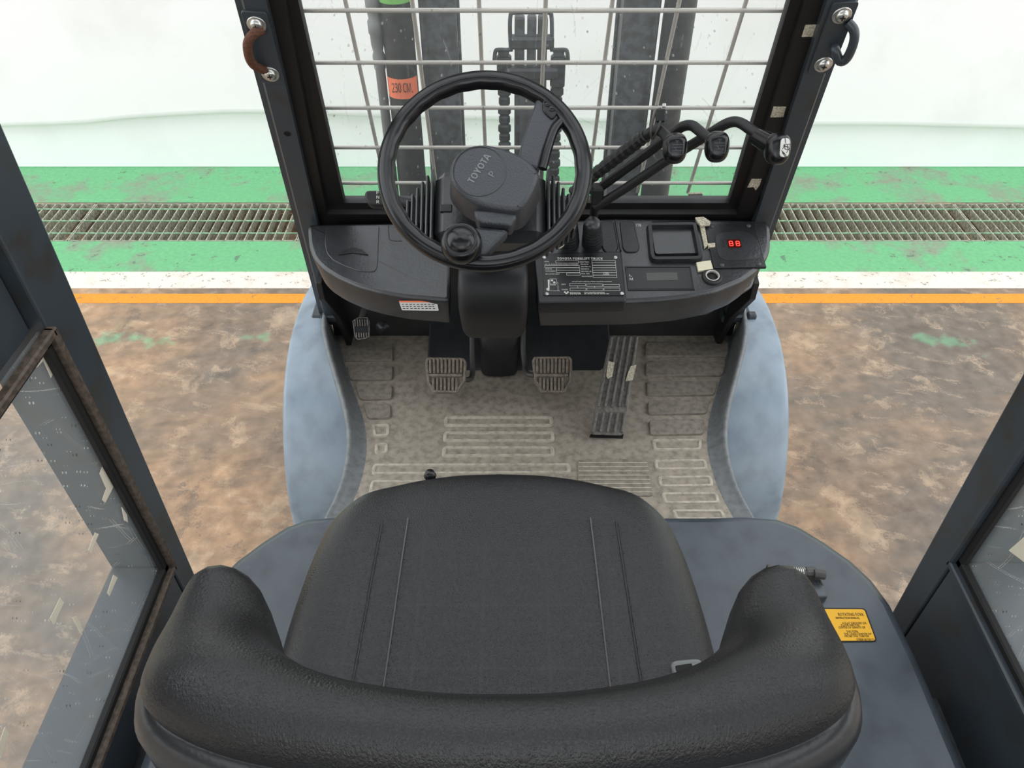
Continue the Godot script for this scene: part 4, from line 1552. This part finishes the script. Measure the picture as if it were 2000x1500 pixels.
func knob(c: Vector3, n: Vector3, called: String, parent: Node, w: float, h: float, plate: bool) -> void:
	var f := frame_of(n)
	var rows := []
	for i in 25:
		var a := -PI / 2 + PI * i / 24.0
		var ring := PackedVector3Array()
		for k in 28:
			var t := TAU * k / 28.0
			var cx := signf(cos(t)) * pow(absf(cos(t)), 0.78)
			var cy := signf(sin(t)) * pow(absf(sin(t)), 0.78)
			var s := pow(maxf(cos(a), 0.0), 0.55)
			ring.append(c + f.x * cx * w * s + f.y * cy * h * s * (1.0 - 0.06 * cy) + n * sin(a) * 0.017)
		rows.append(ring)
	var st := S()
	loft(st, rows, true, true, true)
	var o := done(st, called, M.knob, parent)
	if plate:
		st = S()
		var poly := PackedVector3Array()
		for e in [[-0.1, -0.6], [0.62, -0.6], [0.62, 0.55], [-0.1, 0.55]]:
			poly.append(c + f.x * w * e[0] + f.y * h * e[1] + n * 0.0186)
		slab(st, rounded(poly, 0.006), n, 0.004, 0.0008, 1)
		var pl := done(st, "worn_badge", M.white, o)
		var rng := RandomNumberGenerator.new()
		rng.seed = 5
		for k in 14:
			var p := c + f.x * w * rng.randf_range(-0.02, 0.5) + f.y * h * rng.randf_range(-0.5, 0.4) + n * 0.0189
			var an := rng.randf() * TAU
			st = S()
			bar(st, p, p + (f.x * cos(an) + f.y * sin(an)) * rng.randf_range(0.004, 0.009), 0.0007, 0.0004, n)
			done(st, "crack_line", M.ink, pl)
	else:
		st = S()
		for e in [[-0.05, 0.35, 0.25, 0.35], [-0.3, 0.12, 0.5, 0.12], [-0.3, -0.05, 0.5, -0.05], [-0.25, -0.25, 0.45, -0.25], [-0.1, -0.05, 0.1, -0.25], [-0.3, -0.5, 0.5, -0.5], [0.1, 0.12, 0.1, 0.35]]:
			bar(st, c + f.x * w * e[0] + f.y * h * e[1] + n * 0.0165, c + f.x * w * e[2] + f.y * h * e[3] + n * 0.0165, 0.0008, 0.0016, n)
		done(st, "knob_symbol", M.hood, o)

func levers() -> void:
	var kn := Vector3(-0.12, 0.50, 0.86).normalized()
	var defs := [
		[[[1118, 378, 1.36], [1160, 342, 1.33], [1215, 300, 1.28], [1262, 264, 1.235], [1282, 254, 1.215], [1297, 262, 1.20], [1312, 280, 1.175]], 0.0082, [1318, 288, 1.158]],
		[[[1156, 378, 1.37], [1200, 346, 1.34], [1260, 302, 1.295], [1318, 258, 1.24], [1334, 247, 1.225], [1350, 245, 1.21], [1364, 254, 1.20], [1392, 279, 1.165]], 0.0082, [1400, 285, 1.15]],
		[[[1162, 405, 1.37], [1230, 362, 1.33], [1310, 308, 1.28], [1375, 268, 1.235], [1412, 245, 1.205], [1432, 238, 1.19], [1448, 241, 1.18], [1470, 256, 1.165], [1500, 276, 1.14]], 0.0082, [1518, 289, 1.125]]]
	for i in 3:
		var d: Array = defs[i]
		var path := []
		for q in d[0]:
			path.append(at_t(q[0], q[1], q[2]))
		var st := S()
		tube(st, spline(path, 5), d[1], 12)
		var lv := done(st, "control_lever", M.black, truck, ["hydraulic control lever wrapped in black tape", "bent black hydraulic lever with glossy knob", "longest bent hydraulic lever with worn white badge"][i])
		knob(at_t(d[2][0], d[2][1], d[2][2]), (kn if i < 2 else Vector3(0.02, 0.48, 0.88).normalized()), "lever_knob", lv, 0.0182, 0.0228, i == 2)
		if i == 2:
			st = S()
			tube(st, PackedVector3Array([at_t(1480, 268, 1.155), at_t(1512, 285, 1.128)]), [0.013, 0.016], 16)
			done(st, "knob_collar", M.wheel, lv)
		if i == 0:
			# tape wrap, clamp box and cable tie
			var wrap := PackedVector3Array()
			var pr := spline([path[0], path[1], path[2], path[3]], 14)
			var rad := []
			for k in pr.size():
				wrap.append(pr[k])
				rad.append(0.0098 + 0.0009 * ((k * 7) % 3))
			st = S()
			tube(st, wrap, rad, 12, true, -1)
			done(st, "tape_wrap", M.black, lv)
			st = S()
			cbox(st, at_t(1290, 226, 1.20), Vector3(0.015, 0.02, 0.012), 0.002, frame_of(kn))
			var cb := done(st, "clip_box", M.black, lv)
			st = S()
			cbox(st, at_t(1297, 206, 1.20), Vector3(0.006, 0.006, 0.006), 0.001, frame_of(kn))
			done(st, "tie_end", M.chrome, cb)
			st = S()
			tube(st, spline([at_t(1290, 212, 1.20), at_t(1281, 220, 1.20), at_t(1274, 240, 1.20), at_t(1271, 262, 1.205), at_t(1275, 271, 1.215), at_t(1284, 255, 1.20), at_t(1290, 236, 1.195)], 5), 0.002, 6)
			done(st, "cable_tie", M.arm, cb)
	# stem block and rubber boots at the foot of the levers
	var st := S()
	cbox(st, at_t(1166, 379, 1.36), Vector3(0.021, 0.032, 0.028), 0.003)
	rod(st, at_t(1163, 388, 1.36), dpix(1157, 452, 0.01), 0.0075)
	done(st, "lever_stem", M.black, truck)
	for q in [[1157, 488, 1.0], [1112, 488, 0.95]]:
		var base := dpix(q[0], q[1] - 14, 0.0)
		var top := at_t(q[0], q[1] - 54, 1.375)
		var ax := (top - base)
		var prof := [[0.0, 0.0]]
		var L := ax.length()
		for k in 7:
			var h := L * (k + 0.15) / 8.2
			var r: float = (0.0205 - 0.0006 * k) * q[2]
			prof.append([r * 0.80, h])
			prof.append([r, h + L * 0.045])
			prof.append([r * 0.97, h + L * 0.07])
		prof.append([0.015, L * 0.90])
		prof.append([0.012, L])
		prof.append([0.0, L])
		st = S()
		lathe(st, prof, base, ax, 24)
		done(st, "lever_boot", M.dash, truck)
	st = S()
	tube(st, spline([dpix(1092, 486, 0.006), dpix(1100, 478, 0.012), dpix(1106, 464, 0.02), dpix(1103, 476, 0.022), dpix(1096, 484, 0.014), dpix(1090, 485, 0.006)], 5), 0.0009, 5)
	done(st, "loose_thread", M.cream, truck)
	st = S()
	rod(st, at_t(1118, 380, 1.37), at_t(1112, 440, 1.375), 0.0075)
	done(st, "lever_stem", M.black, truck)

# ------------------------------------------------------------------ side doors
func doors() -> void:
	for d in [[-1.0, -0.49, -0.69, 0.052, 0.862, 1.29, 0.76, 0.085], [1.0, 0.596, -0.66, 0.055, 0.922, 1.33, 0.70, 0.12]]:
		var s: float = d[0]
		var xi: float = d[1]
		var zf: float = d[2]
		var zp: float = zf + d[3]
		var yb: float = d[4]
		var yt: float = d[5]
		var lo: float = d[6]
		var zr := 0.42
		var thick: float = d[7]
		var xm := xi + s * thick * 0.5
		var st := S()
		slab(st, PackedVector3Array([Vector3(xi, lo, zf + 0.012), Vector3(xi, lo, zp), Vector3(xi, 1.95, zp), Vector3(xi, 1.95, zf - 0.05), Vector3(xi, 1.5, zf - 0.025)]), Vector3(-s, 0, 0), thick, 0.003)
		cbox(st, Vector3(xm, (lo + yb) * 0.5, (zp + zr) * 0.5), Vector3(thick, yb - lo, zr - zp), 0.004)
		cbox(st, Vector3(xm, (yt + 1.48) * 0.5, (zp + zr) * 0.5), Vector3(thick * 0.6, 1.48 - yt, zr - zp), 0.004)
		cbox(st, Vector3(xm, (lo + 1.95) * 0.5, zr + 0.025), Vector3(thick, 1.95 - lo, 0.05), 0.004)
		cbox(st, Vector3(xm, 1.93, (zp + zr) * 0.5), Vector3(thick, 0.05, zr - zp), 0.004)
		var fr := done(st, "door_frame", M.steel_paint, truck, "dark blue-grey steel side door frame, %s of the seat" % ("left" if s < 0 else "right"))
		# inner bead and gasket round the pane
		st = S()
		var xb := xi - s * 0.003
		cbox(st, Vector3(xb, (yb + yt) * 0.5, zp + 0.001), Vector3(0.012, yt - yb + 0.012, 0.010), 0.002)
		cbox(st, Vector3(xb, yb - 0.001, (zp + zr) * 0.5), Vector3(0.012, 0.010, zr - zp), 0.002)
		cbox(st, Vector3(xb, yt + 0.001, (zp + zr) * 0.5), Vector3(0.012, 0.010, zr - zp), 0.002)
		done(st, "glazing_bead", M.bead if s < 0 else M.steel_paint, fr)
		st = S()
		var xg := xi + s * 0.004
		cbox(st, Vector3(xg, (yb + yt) * 0.5, zp + 0.010), Vector3(0.010, yt - yb, 0.012), 0.002)
		cbox(st, Vector3(xg, yb + 0.008, (zp + zr) * 0.5), Vector3(0.010, 0.012, zr - zp), 0.002)
		cbox(st, Vector3(xg, yt - 0.008, (zp + zr) * 0.5), Vector3(0.010, 0.012, zr - zp), 0.002)
		done(st, "window_gasket", M.gasket, fr)
		st = S()
		cbox(st, Vector3(xi + s * 0.011, (yb + yt) * 0.5, (zp + zr) * 0.5), Vector3(0.004, yt - yb, zr - zp))
		var pn := done(st, "window_pane", M.pane_side, fr)
		# left pane: masking tape scraps; right pane: pale patch standing in for floor beyond
		var px := Vector3(xi + s * 0.008, 0, 0)
		var scraps := []
		if s < 0:
			scraps = [[[80, 667], [108, 720], [100, 738], [85, 704], [72, 718], [62, 700]], [[200, 912], [222, 950], [206, 982], [200, 976], [208, 954], [195, 925]], [[238, 990], [248, 1005], [250, 1020], [243, 1016]], [[186, 1040], [193, 1043], [178, 1080], [173, 1074]], [[222, 1123], [230, 1128], [214, 1164], [210, 1158]], [[118, 1168], [125, 1176], [106, 1220], [98, 1208]], [[142, 1206], [150, 1203], [162, 1230], [158, 1237]], [[10, 1420], [18, 1432], [2, 1480], [-8, 1470]]]
		else:
			scraps = [[[1970, 1075], [2010, 1040], [2030, 1080], [2000, 1098]]]
		for q in scraps:
			st = S()
			slab(st, pix(q, px, Vector3(-s, 0, 0)), Vector3(-s, 0, 0), 0.0006)
			done(st, "tape_and_floor_scrap", M.scrap, pn)
	# latch slot on the left upper panel
	var st := S()
	cbox(st, Vector3(-0.50, 1.36, -0.545), Vector3(0.03, 0.05, 0.05), 0.008)
	done(st, "door_latch", M.rusty, truck)

# ------------------------------------------------------------------ seat
const SX := -0.0165
func cushion_top(x: float, z: float) -> float:
	var dx := absf(x - SX)
	var y := 0.995 + 0.014 * smoothstep(0.13, 0.195, dx) - 0.010 * smoothstep(-0.60, -0.40, z)
	return y

func seat() -> void:
	# cushion
	var half := [[0.0, -0.722], [0.06, -0.719], [0.12, -0.708], [0.168, -0.690], [0.20, -0.668], [0.226, -0.632], [0.238, -0.59], [0.246, -0.54], [0.252, -0.48], [0.254, -0.42], [0.252, -0.34], [0.24, -0.29], [0.20, -0.265], [0.10, -0.26], [0.0, -0.26]]
	var pts := []
	for q in half:
		pts.append(Vector3(SX + q[0], 0, q[1]))
	for i in range(half.size() - 2, 0, -1):
		pts.append(Vector3(SX - half[i][0], 0, half[i][1]))
	pts.append(pts[0])
	var outline := spline(pts, 5)
	outline.resize(outline.size() - 1)
	var rows := []
	var mid := Vector3(SX, 0, -0.47)
	var low := PackedVector3Array()
	var low2 := PackedVector3Array()
	for p in outline:
		low.append(Vector3(p.x, 0.86, p.z).lerp(Vector3(mid.x, 0.86, mid.z), 0.05))
		low2.append(Vector3(p.x, 0.93, p.z))
	rows.append(low)
	rows.append(low2)
	for e in [0.0, 0.006, 0.016, 0.03, 0.05, 0.075, 0.11, 0.16, 0.22, 0.29, 0.37, 0.46, 0.56, 0.67, 0.8, 0.93]:
		var ring := PackedVector3Array()
		for p in outline:
			var q := p.lerp(mid, e)
			var dd := (q - p).length()
			var k := clampf(dd / 0.055, 0.0, 1.0)
			var round_ := sqrt(maxf(0.0, 1.0 - (1.0 - k) * (1.0 - k)))
			ring.append(Vector3(q.x, lerpf(0.950, cushion_top(q.x, q.z), round_), q.z))
		rows.append(ring)
	var st := S()
	loft(st, rows, true, true, true)
	var cu := done(st, "seat_cushion", M.leather, truck, "black grained vinyl seat cushion")
	for x in [-0.155, -0.122, 0.122, 0.155]:
		var path := PackedVector3Array()
		for k in 40:
			var z := lerpf(-0.625 + 0.25 * maxf(absf(x) - 0.1, 0.0), -0.29, k / 39.0)
			var xx: float = SX + x * lerpf(0.97, 1.04, k / 39.0)
			path.append(Vector3(xx, cushion_top(xx, z) + 0.0016, z))
		st = S()
		tube(st, path, 0.0011 if absf(x) < 0.13 else 0.0014, 5)
		done(st, "stitched_seam", M.seam if absf(x) < 0.13 else M.leather, cu)
	# seat pan under the cushion
	st = S()
	cbox(st, Vector3(SX, 0.865, -0.46), Vector3(0.40, 0.06, 0.40), 0.01)
	done(st, "seat_pan", M.dash, truck)
	st = S()
	lathe(st, [[0.0, -0.009], [0.006, -0.0075], [0.009, 0.0], [0.006, 0.0075], [0.0, 0.009]], at_t(840, 929, 1.08), Vector3.UP, 16)
	rod(st, at_t(840, 930, 1.085), at_t(848, 960, 1.07), 0.004)
	done(st, "slide_lever", M.knob, truck)
	# backrest: a pad that wraps round to both sides
	var outer := [[-0.264, -0.370], [-0.272, -0.335], [-0.275, -0.285], [-0.254, -0.242], [-0.19, -0.213], [-0.09, -0.198], [-0.01, -0.194], [0.07, -0.198], [0.168, -0.213], [0.233, -0.242], [0.255, -0.285], [0.252, -0.335], [0.244, -0.370]]
	var inner := [[-0.218, -0.378], [-0.203, -0.345], [-0.186, -0.311], [-0.160, -0.285], [-0.118, -0.267], [-0.06, -0.257], [-0.01, -0.255], [0.04, -0.257], [0.098, -0.267], [0.140, -0.285], [0.166, -0.311], [0.183, -0.345], [0.198, -0.378]]
	var c0 := []
	var c1 := []
	for i in outer.size():
		c0.append(Vector3(outer[i][0], 0, outer[i][1]))
		c1.append(Vector3(inner[i][0], 0, inner[i][1]))
	var path := spline(c0, 7)
	var path_in := spline(c1, 7)
	var sec := [[0.0, 0.0], [0.01, 0.008], [0.07, 0.018], [0.19, 0.028], [0.36, 0.034], [0.56, 0.034], [0.74, 0.027], [0.89, 0.013], [0.98, -0.008], [1.0, -0.04], [0.98, -0.09], [0.90, -0.16], [0.78, -0.25], [0.6, -0.28], [0.1, -0.28], [0.0, -0.25], [0.0, -0.10]]
	rows = []
	var shell := []
	for i in path.size():
		var d := (path[mini(i + 1, path.size() - 1)] - path[maxi(i - 1, 0)]).normalized()
		var n := Vector3(d.z, 0, -d.x)
		var f := absf(2.0 * i / (path.size() - 1) - 1.0)
		var g := clampf((1.0 - f) / 0.10, 0.0, 1.0)
		var k := sqrt(maxf(0.0, 1.0 - (1.0 - g) * (1.0 - g)))
		k = maxf(k, 0.02)
		var drop := 0.03 * smoothstep(0.45, 0.8, f)
		var ring := PackedVector3Array()
		for q in sec:
			var yy: float = q[1]
			var nn: float = q[0]
			# ends close on themselves like the end of a cushion
			var w := lerpf(0.45, nn, k)
			var hh := lerpf(-0.12, yy, pow(k, 0.6))
			ring.append(path[i].lerp(path_in[i], w) + Vector3(0, 1.268 - drop + hh, 0))
		rows.append(ring)
		var sh := PackedVector3Array()
		var ks := lerpf(0.35, 1.0, pow(k, 0.7))
		for q in [[0.006, 0.004], [-0.002, 0.003], [-0.010, -0.006], [-0.0155, -0.022], [-0.017, -0.06], [-0.014, -0.20], [-0.004, -0.30], [0.02, -0.305], [0.02, -0.05]]:
			sh.append(path[i] + n * (q[0] * ks + (1.0 - ks) * 0.03) + Vector3(0, 1.258 - drop + lerpf(-0.13, q[1], ks), 0))
		shell.append(sh)
	st = S()
	loft(st, rows, true, true, true)
	var bk := done(st, "seat_backrest", M.leather, truck, "black padded backrest curving round both sides of the seat")
	st = S()
	loft(st, shell, true, true, true)
	done(st, "backrest_shell", M.shell, bk)
	# seat-belt buckle, right
	var bn := Vector3(-0.25, 0.9, 0.3).normalized()
	var bc := at_t(1338, 1304, 0.838)
	st = S()
	slab(st, rounded(pix([[1309, 1297], [1316, 1290], [1362, 1286], [1372, 1292], [1362, 1312], [1318, 1322], [1312, 1316]], bc, bn), 0.004, 3), bn, 0.014, 0.003, 1)
	var bu := done(st, "belt_buckle", M.hose, truck)
	st = S()
	slab(st, rounded(pix([[1318, 1300], [1352, 1295], [1352, 1306], [1321, 1313]], bc + bn * 0.0006, bn), 0.002, 2), bn, 0.004, 0.0005)
	done(st, "buckle_slot", M.ink, bu)
